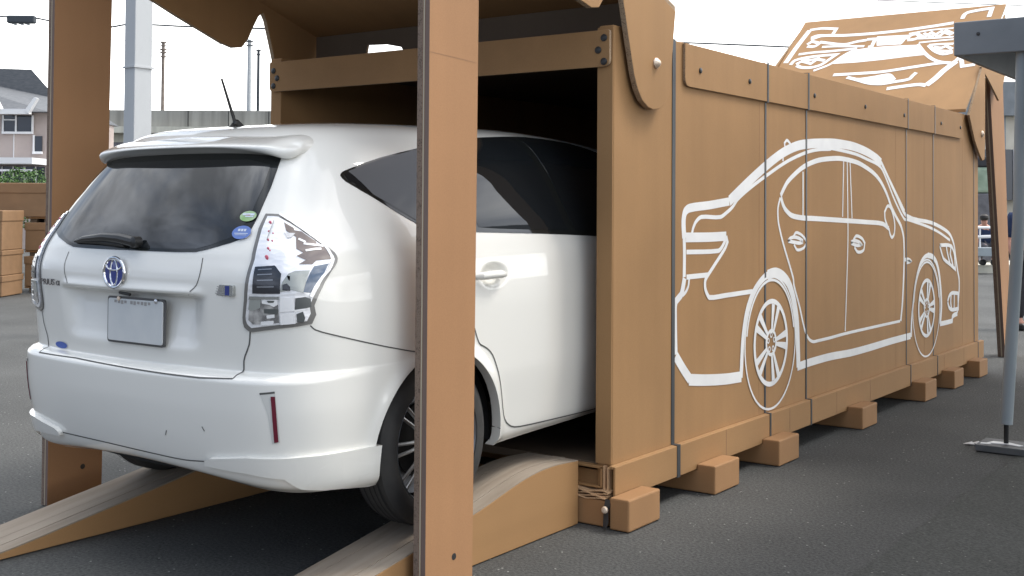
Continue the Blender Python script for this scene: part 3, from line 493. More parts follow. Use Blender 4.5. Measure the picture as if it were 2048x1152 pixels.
for x0,x1 in ((-2.741,-2.712),(-5.098,-5.069)):
    ck=MB().prism(cheek,'x',x0,x1,0,1).build('side_cheek',EDG,FP,bevel=.003)
    if x0>-3:
        bb=MB();bb.lathe([(0,.026),(.006,.027),(.012,.022),(.022,.014),(.026,.001)],(0,0,0),'x',9);_place(bb,(x1,4.932,2.150),'bolt',M['brass'],ck)
    else:
        bb=MB();bb.lathe([(0,.026),(.012,.022),(.026,.001)],(0,0,0),'x',9);_place(bb,(x1,4.932,2.150),'bolt',M['brass'],ck)
BP,bpan,(hy,hz,mm_,ye)=raised(False)
th=.03
def ff(p,o): return (p[0],p[1],hz+mm_*(p[1]-hy)+th+.001+o)
b=MB()
for i,(w,p) in enumerate(DW['flap']): stroke(b,p,w*.78,lambda q,o:(q[0],q[1],hz+mm_*(q[1]-hy)+th+.0012+o),i)
for i,p in enumerate(DW['fill']):
    b.add([(q[0],q[1],hz+mm_*(q[1]-hy)+th+.001) for q in p],[list(range(len(p)))])
o=b.build('car_front_drawing',M['white_tape'],BP);tag(o,'white drawing of the front of a car')
# far cheeks: straight upper arm with a small lobe and bolt
fc=[(10.60,2.29),(10.78,2.08),(10.93,1.97),(11.05,1.905),(11.12,1.92),(11.14,2.05),(11.15,2.70),(11.06,2.765)]
for x0,x1 in ((-2.733,-2.712),(-4.82,-4.80)):
    ck=MB().prism(fc,'x',x0,x1,0,1).build('side_cheek',EDG,BP,bevel=.002)
    bb=MB();bb.lathe([(0,.03),(.006,.031),(.014,.024),(.024,.001)],(0,0,0),'x',9);_place(bb,(x1,11.02,2.146),'bolt',M['brass'],ck)
fc2=[(11.03,2.755),(11.30,2.66),(11.68,2.50),(11.72,2.52),(11.95,2.80),(11.95,3.36)]
for x0,x1 in ((-2.733,-2.716),(-4.82,-4.80)):
    MB().prism(fc2,'x',x0,x1,0,1).build('side_cheek_tip',EDG,BP)
# posts: thick boards of several glued layers
def post(name,x0,x1,foot,top,label,lean=None,hole=None,wedge=1.0):
    """foot and top are (y0,y1,z)"""
    b=MB();W_=x1-x0;lay=((0,.44,2),(.47,.60,3),(.63,1.0,4))
    for (f0,f1,mi) in lay:
        b.prism([(foot[0],foot[2]),(foot[1],foot[2]),(top[1],top[2]),(top[0],top[2])],'x',x0+W_*f0,x0+W_*f1,0,mi)
    b.prism([(foot[0]+.006,foot[2]),(foot[1]-.006,foot[2]),(top[1]-.006,top[2]),(top[0]+.006,top[2])],'x',x0+.004,x1-.004,1,1)
    o=b.build(name,[M['board_post'],M['edge_grey'],M['edge_dark'],M['edge_pale'],M['edge_violet']],G);tag(o,label)
    return o
p1=post('support_post',-2.845,-2.787,(3.328,3.612,.004),(3.328,3.632,3.02),'support post nearest the camera, between the car wheel and the ramp end')
p2=post('support_post',-5.135,-5.085,(3.25,3.548,.004),(3.25,3.575,3.02),None)
for px_,yy,zz,pp in ((-2.787,3.497,.118,p1),(-5.085,3.44,.16,p2)):
    bb=MB();bb.lathe([(0,.013),(.001,.013),(.0012,.0005)],(0,0,0),'x',14);_place(bb,(px_,yy,zz),'bolt_hole',M['rivet'],pp)
# faint scored lines across the near post
for zz in (2.03,):
    bb=MB();bb.add([(-2.7865,3.331,zz),(-2.7865,3.608,zz-.012),(-2.7865,3.608,zz-.010),(-2.7865,3.331,zz+.002)],[(0,1,2,3)]);bb.build('score_line',M['crease'],p1)
p3=post('support_post',-2.86,-2.79,(12.22,12.50,.004),(11.62,12.15,2.72),None)
p4=post('support_post',-4.83,-4.76,(12.22,12.50,.004),(11.62,12.15,2.72),None)

# ================================================================ RAMPS
def ramp(x0,x1,label):
    T=empty('cardboard_ramp',((x0+x1)/2,3.5,0),label,'ramp','ramps up into the cardboard garage')
    top=[(2.50,.012),(2.72,.038),(3.157,.108),(3.393,.146),(3.774,.212),(4.0,.262),(4.12,.285),(4.24,.298),(4.36,.300),(4.53,.290)]
    top=[(float(p[0]),float(p[1])) for p in smooth_line(top,3)]
    b=MB();b.prism(top+[(4.53,.004),(2.48,.004)],'x',x0,x1,0,0)
    b.build('ramp_body',M['board_h'],T,bevel=.003)
    # walking surface: strips running up the slope
    b=MB();n=4;w=(x1-x0)/n;rg=random.Random(int(x0*100))
    for k in range(n):
        a=x0+k*w+.001;c=x0+(k+1)*w-.001;h=.004+rg.choice([0,.002,.0035]);m_=len(top)
        vs=[(a,p[0],p[1]+h) for p in top]+[(c,p[0],p[1]+h) for p in top]+[(a,p[0],p[1]+.0005) for p in top]+[(c,p[0],p[1]+.0005) for p in top]
        fs=[]
        for i in range(m_-1): fs+=[(i,i+1,m_+i+1,m_+i),(i,2*m_+i,2*m_+i+1,i+1),(m_+i,m_+i+1,3*m_+i+1,3*m_+i)]
        fs+=[(0,m_,3*m_,2*m_),(m_-1,3*m_-1,4*m_-1,2*m_-1)]
        b.add(vs,fs)
    b.build('tread_strip',M['ramp_top'],T)
    return T
ramp(-3.165,-2.885,'cardboard ramp under the right rear wheel, its brown side facing the open asphalt')
ramp(-4.765,-4.465,'cardboard ramp on the far left, under the left rear wheel of the white car')

# ================================================================ WHITE CAR
XC=-3.85;Y0=4.9
ROWS=np.array([

[.42 ,.862,2.875 ,7.35,10],
[.46 ,.893,2.815,7.50,11],
[.58 ,.905,2.775,7.60,11],
[.74 ,.915,2.75 ,7.62,11],
[.825,.915,2.745,7.62,11],
[.850,.915,2.765,7.60,11],
[.865,.915,2.800,7.58,11],
[1.00,.915,2.785,7.45,11],
[1.18,.908,2.77 ,7.10,10.5],
[1.27,.893,2.79,6.70,10],
[1.36,.866,2.835,6.45,9],
[1.50,.810,2.925,6.15,8],
[1.62,.755,3.01 ,5.85,7.5],
[1.71,.690,3.08 ,5.60,7],
[1.765,.61 ,3.17 ,5.40,6],
[1.797,.46,3.5 ,5.25,5],
[1.809,.23,4.1 ,5.08,4],
[1.812,.0 ,4.90 ,4.90,3.0]])
def pchip(y,v):
    n=len(y);d=np.diff(y);m=np.zeros(n)
    for i in range(1,n-1):
        if d[i-1]*d[i]>0:m[i]=2*d[i-1]*d[i]/(d[i-1]+d[i])
    m[0]=d[0];m[-1]=d[-1]
    v=np.clip(v,0,n-1);i=np.minimum(v.astype(int),n-2);t=v-i
    return y[i]*(2*t**3-3*t**2+1)+m[i]*(t**3-2*t**2+t)+y[i+1]*(-2*t**3+3*t**2)+m[i+1]*(t**3-t**2)
def sm(a,b,x):
    t=np.clip((x-a)/(b-a),0,1);return t*t*(3-2*t)
def S(u,v):
    """car skin: u runs round the car from the middle of the tail, v from sill to roof"""
    u=np.asarray(u,float);v=np.asarray(v,float)
    z,H,Yr,Yf,n=[pchip(ROWS[:,k],v) for k in range(5)]
    a=np.abs(u);s=np.sin(a);c=np.cos(a)
    rr=1/(np.abs(s)**n+np.abs(c)**n)**(1/n)
    x=H*s*rr;cc=c*rr
    y=np.where(cc>0,Y0-(Y0-Yr)*cc,Y0-(Yf-Y0)*cc)
    y=y+.12*x*x*np.where(cc>0,cc,0)
    w=np.clip(1-v/3,0,1)
    cen=np.exp(-(x/.55)**2)*sm(4.0,3.2,y)
    z=z+w*(.05*cen-.012*sm(.35,.8,np.abs(x))*sm(4.3,3.4,y))
    z=z+.025*(y-3.2)-sm(8,15,v)*.06*np.maximum(y-4.3,0)**2*np.clip(v-8,0,1)
    for (cy_,cz_,r_) in ((3.61,.492,.390),(6.49,.58,.390)):
        dd=np.hypot(y-cy_,z-cz_);x=x+np.where((x>.6)&(z<1.15),.012*np.exp(-((dd-r_)/.035)**2),0)
    for (cy_,cz_) in ((3.945,1.168),(4.98,1.175)):
        dd=np.hypot((y-cy_)/.105,(z-cz_)/.058);x=x-np.where(x>.6,.020*(1-sm(.30,1.0,dd)),0)
    # recess round the number plate, under the tailgate garnish
    tail=sm(3.3,3.1,y);lat=sm(.47,.34,x+.10*(1.12-z));up=sm(1.125,1.108,z)*sm(.905,.955,z)
    y=y+tail*lat*up*(.034*sm(.9,1.1,z)+.012)
    y=y-tail*lat*.012*np.exp(-((z-1.128)/.018)**2)
    # shallow ledge under the bumper top and door-side crease
    return np.stack([XC+x*np.sign(u+1e-12),y,z],-1)
def SN(u,v):
    h=2e-3
    du=S(u+h,v)-S(u-h,v);dv=S(u,v+h*6)-S(u,v-h*6);n=np.cross(du,dv)
    return n/(np.linalg.norm(n,axis=-1,keepdims=True)+1e-12)
CAR=empty('parked_car',(XC,3.7,.19),'white estate car with dark rear window, driven up the ramps into the cardboard garage','car')
ARC=((3.61,.492,.390),(6.49,.58,.390))
def car_body():
    # even spacing along the skin, finer at the tail corners
    uu=np.linspace(0,np.pi,4001);P=S(uu,np.full_like(uu,5.0));Q=S(uu,np.full_like(uu,13.0))
    l=np.linalg.norm(np.diff(P,axis=0),axis=1)+np.linalg.norm(np.diff(Q,axis=0),axis=1)
    l*=np.where(uu[1:]<1.35,2.2,.8)
    cs=np.concatenate([[0],np.cumsum(l)]);U=np.interp(np.linspace(0,cs[-1],330),cs,uu)
    U=np.concatenate([-U[::-1],U[1:]])
    vk=np.linspace(0,1,14,endpoint=False)
    V=np.concatenate([k+np.linspace(0,1,(26 if k==7 or k==8 else 13),endpoint=False) for k in range(17)]+[[16.98]])
    nu,nv=len(U),len(V);g=np.meshgrid(U,V);P=S(g[0],g[1]).reshape(-1,3)
    idx=lambda j,i:j*nu+i
    keep=[];
    ctr=P.reshape(nv,nu,3);cm=(ctr[:-1,:-1]+ctr[1:,1:]+ctr[:-1,1:]+ctr[1:,:-1])/4
    hole=np.zeros(cm.shape[:2],bool)
    for (cy_,cz_,r_) in ARC:
        hole|=(np.hypot(cm[...,1]-cy_,cm[...,2]-cz_)<r_)&(np.abs(cm[...,0]-XC)>.55)
    # snap the skin's vertices round each arch onto the circle
    used=np.zeros((nv,nu),bool)
    used[:-1,:-1]|=~hole;used[1:,:-1]|=~hole;used[:-1,1:]|=~hole;used[1:,1:]|=~hole
    cut=np.zeros((nv,nu),bool);cut[:-1,:-1]|=hole;cut[1:,:-1]|=hole;cut[:-1,1:]|=hole;cut[1:,1:]|=hole
    rimv=used&cut
    for j,i in zip(*np.nonzero(rimv)):
        p=ctr[j,i]
        for (cy_,cz_,r_) in ARC:
            d=np.hypot(p[1]-cy_,p[2]-cz_)
            if abs(d-r_)<.06:
                k=r_/d;p[1]=cy_+(p[1]-cy_)*k;p[2]=cz_+(p[2]-cz_)*k;break
    P=ctr.reshape(-1,3)
    b=MB();fs=[(idx(j,i),idx(j,i+1),idx(j+1,i+1),idx(j+1,i)) for j in range(nv-1) for i in range(nu-1) if not hole[j,i]]
    b.v=[tuple(map(float,p)) for p in P];b.f=fs;b.m=[0]*len(fs);b.sm=[True]*len(fs)
    me=bpy.data.meshes.new('body');me.from_pydata(b.v,[],fs);me.materials.append(M['paint'])
    bm=bmesh.new();bm.from_mesh(me)
    bmesh.ops.delete(bm,geom=[v for v in bm.verts if not v.link_faces],context='VERTS')
    bmesh.ops.remove_doubles(bm,verts=bm.verts,dist=1e-5)
    # turn the open edges inwards so the skin has a thickness at arches and sill
    be=[e for e in bm.edges if e.is_boundary and max(v.co.z for v in e.verts)<1.0]
    r=bmesh.ops.extrude_edge_only(bm,edges=be)
    for v in [g_ for g_ in r['geom'] if isinstance(g_,bmesh.types.BMVert)]:
        c=v.co
        v.co.x=XC+(c.x-XC)*(1-.045/max(abs(c.x-XC),.3)) if abs(c.x-XC)>.5 else c.x
        if c.y<3.2: v.co.y+=.05
    for f in bm.faces:f.smooth=True
    for e in be:
        if e.is_valid:e.smooth=False
    bm.to_mesh(me);bm.free()
    o=bpy.data.objects.new('body',me);COL.objects.link(o);attach(o,CAR)
    return o
BODY=car_body()
# inner arches and floor pan
for (cy_,cz_,r_) in ARC:
    for s in (-1,1):
        b=MB();n=40;prof=[(s*.86,r_-.006),(s*.84,r_+.012),(s*.55,r_+.012),(s*.55,.05)]
        a0=math.asin((.455-cz_)/(r_+.012));vs=[]
        for (o_,q_) in prof:
            for k in range(n+1):
                an=a0+(math.pi-2*a0)*k/n;vs.append((XC+o_,cy_+q_*math.cos(an),cz_+q_*math.sin(an)))
        b.add(vs,[(i*(n+1)+k,i*(n+1)+k+1,(i+1)*(n+1)+k+1,(i+1)*(n+1)+k) for i in range(3) for k in range(n)],0,True)
        b.build('arch_liner',M['under'],CAR)
b=MB();ol=[S(u,.6) for u in np.linspace(-math.pi,math.pi,90)]
ol=[(XC+(p[0]-XC)*.72,3.7+(p[1]-3.7)*(.93)) for p in ol]
b.prism([(p[0],p[1]) for p in ol][:-1],'z',.44,.56);b.build('underbody',M['under'],CAR)

def patch(name,outline,mat,off=.003,par=None,lo=-.002,du=.02,dv=.25,mirror=False,smooth_outline=0,loft=None,label=None,soft=True,flat=None):
    """a panel lying on the car skin: (u,v) outline, cut into small cells and lifted onto the skin"""
    if smooth_outline: outline=[tuple(p) for p in smooth_line(outline+[outline[0]],smooth_outline)][:-1]
    bm=bmesh.new();vs=[bm.verts.new((p[0]*10,p[1],0)) for p in outline];bm.faces.new(vs)
    bmesh.ops.triangulate(bm,faces=bm.faces)
    us=[p[0]*10 for p in outline];vv=[p[1] for p in outline]
    for ax,a,c,st in (((1,0,0),min(us),max(us),du*10),((0,1,0),min(vv),max(vv),dv)):
        k=math.floor(a/st)+1
        while k*st<c:
            co=Vector(ax)*(k*st);bmesh.ops.bisect_plane(bm,geom=bm.verts[:]+bm.edges[:]+bm.faces[:],plane_co=co,plane_no=ax,dist=1e-6);k+=1
    bmesh.ops.remove_doubles(bm,verts=bm.verts,dist=1e-5)
    bnd=[e for e in bm.edges if e.is_boundary]
    r=bmesh.ops.extrude_edge_only(bm,edges=bnd);low=set(g for g in r['geom'] if isinstance(g,bmesh.types.BMVert))
    for e in bnd:e.smooth=False
    L_=list(bm.verts);uv=np.array([(v.co.x/10,v.co.y) for v in L_])
    P=S(uv[:,0],uv[:,1]);N_=SN(uv[:,0],uv[:,1])
    o_=np.array([lo if v in low else off for v in L_])
    if loft is not None: o_=np.where([v in low for v in L_],o_,loft(uv,P))
    P=P+N_*o_[:,None]
    if mirror:P[:,0]=2*XC-P[:,0]
    for v,p in zip(L_,P):v.co=p
    for f in bm.faces:f.smooth=True
    bmesh.ops.recalc_face_normals(bm,faces=bm.faces)
    # outward orientation test
    fz=max(bm.faces,key=lambda f:f.calc_area());c=fz.calc_center_median()
    if fz.normal.dot(c-Vector((XC,4.6,.9)))<0:bmesh.ops.reverse_faces(bm,faces=bm.faces)
    bm.verts.index_update();NM=np.zeros((len(bm.verts),3))
    for q,v in enumerate(L_): NM[v.index]=N_[q]
    if flat is not None:
        m_=SN(np.array(flat[0]),np.array(flat[1]));NM=NM*(1-flat[2])+m_*flat[2]
    if mirror:NM[:,0]*=-1
    me=bpy.data.meshes.new(name);bm.to_mesh(me);bm.free();me.materials.append(mat)
    if soft: me.normals_split_custom_set_from_vertices([tuple(q) for q in NM])
    o=bpy.data.objects.new(name,me);COL.objects.link(o);attach(o,par or CAR)
    if label:o['label']=label
    return o
def grow(outline,k):
    c=np.mean(np.array(outline),0);return [tuple(c+(np.array(p)-c)*k) for p in outline]
def seam(name,pts,w=.006,off=.0012,mirror=False,par=None,mat='seam',k=3):
    pts=[np.array(p,float) for p in smooth_line(pts,k)]
    # dense resample in 3-D
    Q=[pts[0]]
    for i in range(1,len(pts)):
        n=max(1,int(np.linalg.norm(S(*pts[i])-S(*pts[i-1]))/.015))
        for j in range(1,n+1):Q.append(pts[i-1]+(pts[i]-pts[i-1])*j/n)
    Q=np.array(Q);P=S(Q[:,0],Q[:,1]);N_=SN(Q[:,0],Q[:,1]);T=np.gradient(P,axis=0);B_=np.cross(T,N_);B_/=np.linalg.norm(B_,axis=1,keepdims=True)+1e-9
    A=P+B_*w/2+N_*off;C_=P-B_*w/2+N_*off
    if mirror:A[:,0]=2*XC-A[:,0];C_[:,0]=2*XC-C_[:,0]
    n=len(P);b=MB();b.add(list(A)+list(C_),[(i,i+1,n+i+1,n+i) for i in range(n-1)])
    return b.build(name,M[mat],par or BODY)
FE=json.loads(CAR_DATA)
# tailgate glass: the outline is symmetrical, taken from its right half
def sym(half): # half: from bottom centre round to top centre, u>0
    return half+[(-u*1.05,v) for u,v in half[::-1] if u>1e-6]
go=FE['glass_out'];gr=[p for p in go if p[0]>.3];top=[p for p in go]
GL=patch('rear_window',sym([(0.0,9.17),(.30,9.17),(.40,9.20),(.45,9.32),(.54,9.62),(.592,9.85),(.612,10.45),(.626,11.2),(.633,12.4),(.50,12.55),(0,12.6)]),M['frit'],.003,dv=.3)
patch('window_pane',sym([(0.0,9.30),(.30,9.30),(.40,9.33),(.46,9.50),(.54,9.85),(.565,10.05),(.585,10.5),(.600,11.2),(.60,11.9),(.50,12.1),(0,12.15)]),M['glass'],.0045,par=GL,lo=.002,dv=.3)
# side glass
sg=FE['side_glass'][:9]
sgx=[tuple(p) for p in sg]+[(1.66,13.75),(1.95,13.2),(2.2,12.2),(2.38,11.0),(2.44,9.9),(2.2,9.45),(1.75,9.15)]+[tuple(p) for p in FE['side_glass'][11:]]
for mir in (False,True):
    sd=patch('side_window',sgx,M['frit'],.0022,mirror=mir,du=.02,dv=.3,smooth_outline=2,flat=(1.04,11.3,.5))
    patch('window_pane',[(.812,11.38),(.8025,11.53),(.812,11.68),(.880,12.14),(.955,12.53),(1.0,12.76),(1.03,12.2),(1.055,10.9),(1.072,9.87),(.992,9.93),(.952,10.22),(.884,10.785)],M['glass_side'],.0036,par=sd,lo=.0015,mirror=mir,dv=.25,flat=(1.04,11.3,.88))
    patch('window_pane',[(1.01,12.68),(1.085,13.0),(1.18,13.3),(1.27,13.5),(1.30,13.4),(1.34,12.0),(1.375,10.6),(1.40,9.50),(1.29,9.62),(1.15,9.80),(1.098,9.9),(1.075,10.9),(1.035,12.0)],M['glass_side'],.0036,par=sd,lo=.0015,mirror=mir,dv=.25)
    patch('window_pane',[(1.335,13.55),(1.5,13.55),(1.7,13.4),(1.95,12.9),(2.15,12.0),(2.32,10.9),(2.37,10.1),(2.15,9.75),(1.75,9.4),(1.55,9.33),(1.435,9.45),(1.405,10.6),(1.37,12.0)],M['glass_side'],.0036,par=sd,lo=.0015,mirror=mir,du=.03,dv=.25)
# seams
seam('tailgate_gap',FE['hseam'][:4],.006)
seam('tailgate_gap',[(-p[0],p[1]) for p in FE['hseam'][:4]],.006)
seam('tailgate_gap',[FE['hseam'][3]]+FE['hseam'][4:8]+[(-FE['hseam'][3][0],FE['hseam'][3][1])],.006)
for mir in (False,True):
    seam('bumper_gap',FE['qseam'],.005,mirror=mir)
    seam('door_gap',FE['dseam'][1:],.007,mirror=mir)
    seam('door_gap',[(1.535,9.1),(1.54,8),(1.545,5),(1.545,3),(1.54,1.5),(1.53,.8)],.006,mirror=mir)
seam('garnish_gap',FE['gseam'],.004)
seam('garnish_gap',[(-p[0],p[1]) for p in FE['gseam']],.004)
seam('bumper_crease',[(-.72,1.6),(-.6,1.55),(-.4,1.5),(-.2,1.45),(0,1.4),(.2,1.38),(.35,1.40),(.45,1.5)],.005)
# tail lamps
for mir in (False,True):
    lm=patch('tail_lamp',FE['lamp_out'],M['rim_grey'],.006,mirror=mir,dv=.2,smooth_outline=2,label='clear tail lamp with grey surround' if not mir else None)
    def bulge(uv,P):return np.full(len(uv),.012)
    patch('lamp_lens',FE['lamp_in'],M['lens'],.010,par=lm,lo=.004,mirror=mir,dv=.2,smooth_outline=2)
    for nm,key,mt,of in (('lamp_reflection','lp_brown','brown_reflection',.0125),('lamp_facet','lp_grey','facet',.0125),('lamp_facet','lp_facet','facet_l',.0135),('lamp_pocket','lp_dark1','darkgrid',.0140),('lamp_pocket','lp_dark2','darkgrid',.0140),('reflex_lens','lp_blue','bluelens',.0145),('lamp_grid','lamp_dark','darkgrid',.015),('lamp_divider','lamp_sep','chrome_dull',.0155),('reversing_lamp','lamp_low','lens2',.0125),('lamp_facet','lp_m1','facet',.0140),('lamp_facet','lp_m2','facet_d',.0140),('reflector','lp_G','white_sq',.0145),('lamp_pocket','lp_Gh','facet_d',.0155),('reflector','lp_w1','white_sq',.0145),('reflector','lp_w2','white_sq',.0145),('reflector','lp_sq1','white_sq',.0155),('reflector','lp_sq2','white_sq',.0155),('lamp_facet','lp_r1','facet_d',.0125),('lamp_facet','lp_r2','facet_d',.0125)):  # first patch paints the brown reflection in the lens
        patch(nm,FE[key],M[mt],of,par=lm,lo=.008,mirror=mir,dv=.15)
    for k_ in ('lp_streak1','lp_streak2','lp_streak3','lp_rw'): seam('lamp_rib_glint',FE[k_],.008,.0140,mirror=mir,par=lm,mat='white_sq',k=2)
    for k_ in ('lp_edge1','lp_edge2'): seam('lamp_rib_glint',FE[k_],.010,.0148,mirror=mir,par=lm,mat='white_sq',k=2)  # white lines painted as the highlight along the inner rim
    # rows of small bulbs and bars in the dark block
    a=np.array(FE['lamp_dark'])
    for r_ in range(4):
        t=.16+.22*r_
        p=a[0]*(1-t)+a[4]*t;q=a[1]*(1-t)+a[3]*t
        seam('lamp_bar',[tuple(p*.8+q*.2),tuple(p*.15+q*.85)],.004,.0165,mirror=mir,par=lm,mat='alloy_lip',k=1)
    for k,(u,v) in enumerate(FE['lp_b']+FE['lp_b2']):
        b=MB();rr_=(.009,.006,.007,.007,.011,.004,.005,.004)[k]
        p=S(u,v)+SN(np.array(u),np.array(v))*.0088
        if mir:p=np.array([2*XC-p[0],p[1],p[2]])
        b.lathe([(0,rr_),(-.002,rr_*.8),(-.003,.0003)],p,'y',10)
        b.build('bulb',M['reddot'],lm)
    seam('lamp_rib_glint',[(.668,10.30),(.664,10.0),(.662,9.7)],.003,.0132,mirror=mir,par=lm,mat='facet',k=2)
# bumper: side reflector in its slot, skirt corner
for mir in (False,True):
    rc=patch('reflector_slot',FE['refl_recess'],M['paint_slot_shade'],.0016,mirror=mir,dv=.15,lo=-.001)
    patch('reflector',FE['refl'],M['redlens'],.005,par=rc,mirror=mir,dv=.15,label='red bumper reflector')
    seam('slot_shade',[FE['refl_recess'][0],FE['refl_recess'][1]],.007,.0022,mirror=mir,par=rc)  # dark strip painting the shade at the slot's top edge
    sk=FE['skirt']
    patch('bumper_skirt',[(u,max(v,.03)) for u,v in sk],M['paint_skirt'],.018,mirror=mir,dv=.2,lo=-.004,soft=False)
for k in ('scr1','scr2'): seam('scratch',FE[k],.004,.0015,mat='seam',k=1)
# door handles
for mir in (False,True):
    for (hy_,hz_) in ((3.945,1.168),(4.98,1.175)):
        pts=[]
        c=np.array([XC+.905,hy_-.01,hz_+.002])
        b=MB();cy_,cz_=c[1],c[2];sx=1 if not mir else -1;X=XC+sx*(c[0]-XC)
        b=MB();b.tube([(X+sx*.004,cy_-.12,cz_-.006),(X+sx*.028,cy_-.10,cz_-.004),(X+sx*.036,cy_-.04,cz_),(X+sx*.034,cy_+.02,cz_),(X+sx*.024,cy_+.055,cz_-.002),(X+sx*.002,cy_+.068,cz_-.004)],[.011,.016,.018,.018,.016,.010],14)
        b.build('door_handle',M['paint_skirt'],CAR)
# number plate, badges, stickers
def rot_pt(p,c,t):
    y,z=p[1]-c[1],p[2]-c[2];return (p[0],c[1]+y*math.cos(t)-z*math.sin(t),c[2]+y*math.sin(t)+z*math.cos(t))
PC=(XC+.058,2.782,1.005)
b=MB();b.prism(rounded([(PC[0]-.176,PC[2]-.09),(PC[0]+.176,PC[2]-.09),(PC[0]+.176,PC[2]+.09),(PC[0]-.176,PC[2]+.09)],.014),'y',PC[1]+.004,PC[1]+.012)
pf=b.build('number_plate',M['plate_frame'],CAR)
b=MB();b.prism(rounded([(PC[0]-.168,PC[2]-.082),(PC[0]+.168,PC[2]-.082),(PC[0]+.168,PC[2]+.082),(PC[0]-.168,PC[2]+.082)],.012),'y',PC[1],PC[1]+.006);b.build('plate_face',M['plate'],pf,bevel=.002)
b=MB()
for k,xx in enumerate((-.12,-.098,-.078,-.058,-.02,0,.022,.045,.066,.088)):
    b.box(PC[0]+xx-.007,PC[0]+xx+.007,PC[1]-.0012,PC[1],PC[2]+.066-.006*((k*7)%3)/3,PC[2]+.076)
b.build('faint_plate_marks',M['plate_marks'],pf)
for xx in (-.10,.13): _place(MB().lathe([(0,.009),(-.003,.009),(-.005,.004),(-.0055,.0003)],(0,0,0),'y',12),(PC[0]+xx,PC[1],PC[2]+.082),'plate_screw',M['brass'] if xx<0 else M['chrome'],pf)
b=MB();b.tube([(PC[0]-.10,PC[1]+.004,PC[2]+.105),(PC[0]-.03,PC[1]+.0,PC[2]+.100)],.006,8);b.build('tailgate_button',M['blackplastic'],CAR)
# emblem: ellipses of chrome over a blue disc
def ell_ring(c,rx,rz,wd,t,name,mat,par,n=48,x0=0,z0=0):
    b=MB();vs=[];fs=[];m=8
    for i in range(n):
        a=2*math.pi*i/n
        for k in range(m):
            p=2*math.pi*k/m;rr=wd*math.cos(p);d=t*math.sin(p)
            nx,nz=math.cos(a)/rx,math.sin(a)/rz;l=math.hypot(nx,nz);vs.append((c[0]+x0+rx*math.cos(a)+nx/l*rr,c[1]-d,c[2]+z0+rz*math.sin(a)+nz/l*rr))
    for i in range(n):
        for k in range(m): fs.append((i*m+k,i*m+(k+1)%m,((i+1)%n)*m+(k+1)%m,((i+1)%n)*m+k))
    b.add(vs,fs,0,True);return b.build(name,M[mat],par)
EC=S(np.array(-.05),np.array(8.17));EC=(EC[0],EC[1]-.010,EC[2])
b=MB();b.lathe([(.008,.060),(0,.059),(-.002,.0003)],EC,'y',48);b.v=[(EC[0]+(p[0]-EC[0])*1.05,p[1],p[2]) for p in b.v]
EM=b.build('emblem',M['badgeblue'],CAR);EM['label']='round chrome and blue maker badge on the tailgate'
ell_ring(EC,.064,.058,.0065,.006,'emblem_ring','chrome',EM)
ell_ring(EC,.022,.050,.004,.005,'emblem_ring','chrome',EM,x0=0,z0=0)
ell_ring(EC,.050,.021,.004,.005,'emblem_ring','chrome',EM,x0=0,z0=.030)
def decal(name,u,v,rx,rz,mat,off=.004,par=None,n=24):
    c=S(np.array(u),np.array(v));N_=SN(np.array(u),np.array(v));T=np.cross([0,0,1],N_);T/=np.linalg.norm(T);B_=np.cross(N_,T)
    vs=[c+N_*off+T*rx*math.cos(2*math.pi*k/n)+B_*rz*math.sin(2*math.pi*k/n) for k in range(n)]+[c+N_*off]
    b=MB();b.add(vs,[(k,(k+1)%n,n) for k in range(n)]);return b.build(name,mat,par or CAR),c,N_,T,B_
def bars(nm,d,mat,rows,par):
    _,c,N_,T,B_=d;b=MB()
    for (x0,x1,z0,z1) in rows:
        b.add([c+N_*.0085+T*x+B_*z for x,z in ((x0,z0),(x1,z0),(x1,z1),(x0,z1))],[(0,1,2,3)])
    b.build(nm,mat,par)
d=decal('round_sticker',.5806,10.42,.036,.023,M['st_green'],.0075,GL);bars('sticker_band',d,M['st_pale'],[(-.026,.026,.003,.012),(-.012,.024,-.004,.001)],d[0])
bars('sticker_mark',d,M['st_red'],[(-.012,.008,.002,.006)],d[0])
d=decal('round_sticker',.574,9.98,.042,.028,M['st_blue'],.0075,GL);bars('sticker_text',d,M['st_pale'],[(-.018,-.008,.004,.014),(-.005,.005,.004,.014),(.008,.018,.004,.014),(-.030,.030,-.006,-.003),(-.026,.026,-.012,-.010)],d[0])
d=decal('oval_sticker',-.487,6.22,.050,.014,M['st_blue2'],.003)
c=S(np.array(.5376),np.array(7.82))
b=MB();b.prism(rounded([(c[0]-.052,c[2]-.020),(c[0]+.052,c[2]-.020),(c[0]+.052,c[2]+.020),(c[0]-.052,c[2]+.020)],.006),'y',c[1]-.004,c[1]+.01)
bd=b.build('badge',M['chrome_dull'],CAR,bevel=.001);b=MB();b.box(c[0]+.010,c[0]+.032,c[1]-.0052,c[1]-.0042,c[2]-.017,c[2]+.017);b.build('badge_inset',M['badgeblue'],bd)
b=MB()
for z in (-.012,-.004,.004,.012): b.box(c[0]-.045,c[0]+.004,c[1]-.0052,c[1]-.0042,c[2]+z-.0015,c[2]+z+.0015)
b.build('badge_letters',M['plate_marks'],bd)
def text(body,size,name,mat,par,c,sx=1.0,shear=0):
    cu=bpy.data.curves.new('t','FONT');cu.body=body;cu.size=size;cu.extrude=.0015;cu.align_x='CENTER';cu.align_y='CENTER';cu.shear=shear
    to=bpy.data.objects.new('t',cu);COL.objects.link(to);bpy.context.view_layer.update()
    me=bpy.data.meshes.new_from_object(to.evaluated_get(bpy.context.evaluated_depsgraph_get()));bpy.data.objects.remove(to)
    me.transform(Matrix.Rotation(R(90),4,'X'));me.transform(Matrix.Diagonal((sx,1,1,1)));me.materials.clear();me.materials.append(mat)
    o=bpy.data.objects.new(name,me);COL.objects.link(o);o.location=c;attach(o,par);return o
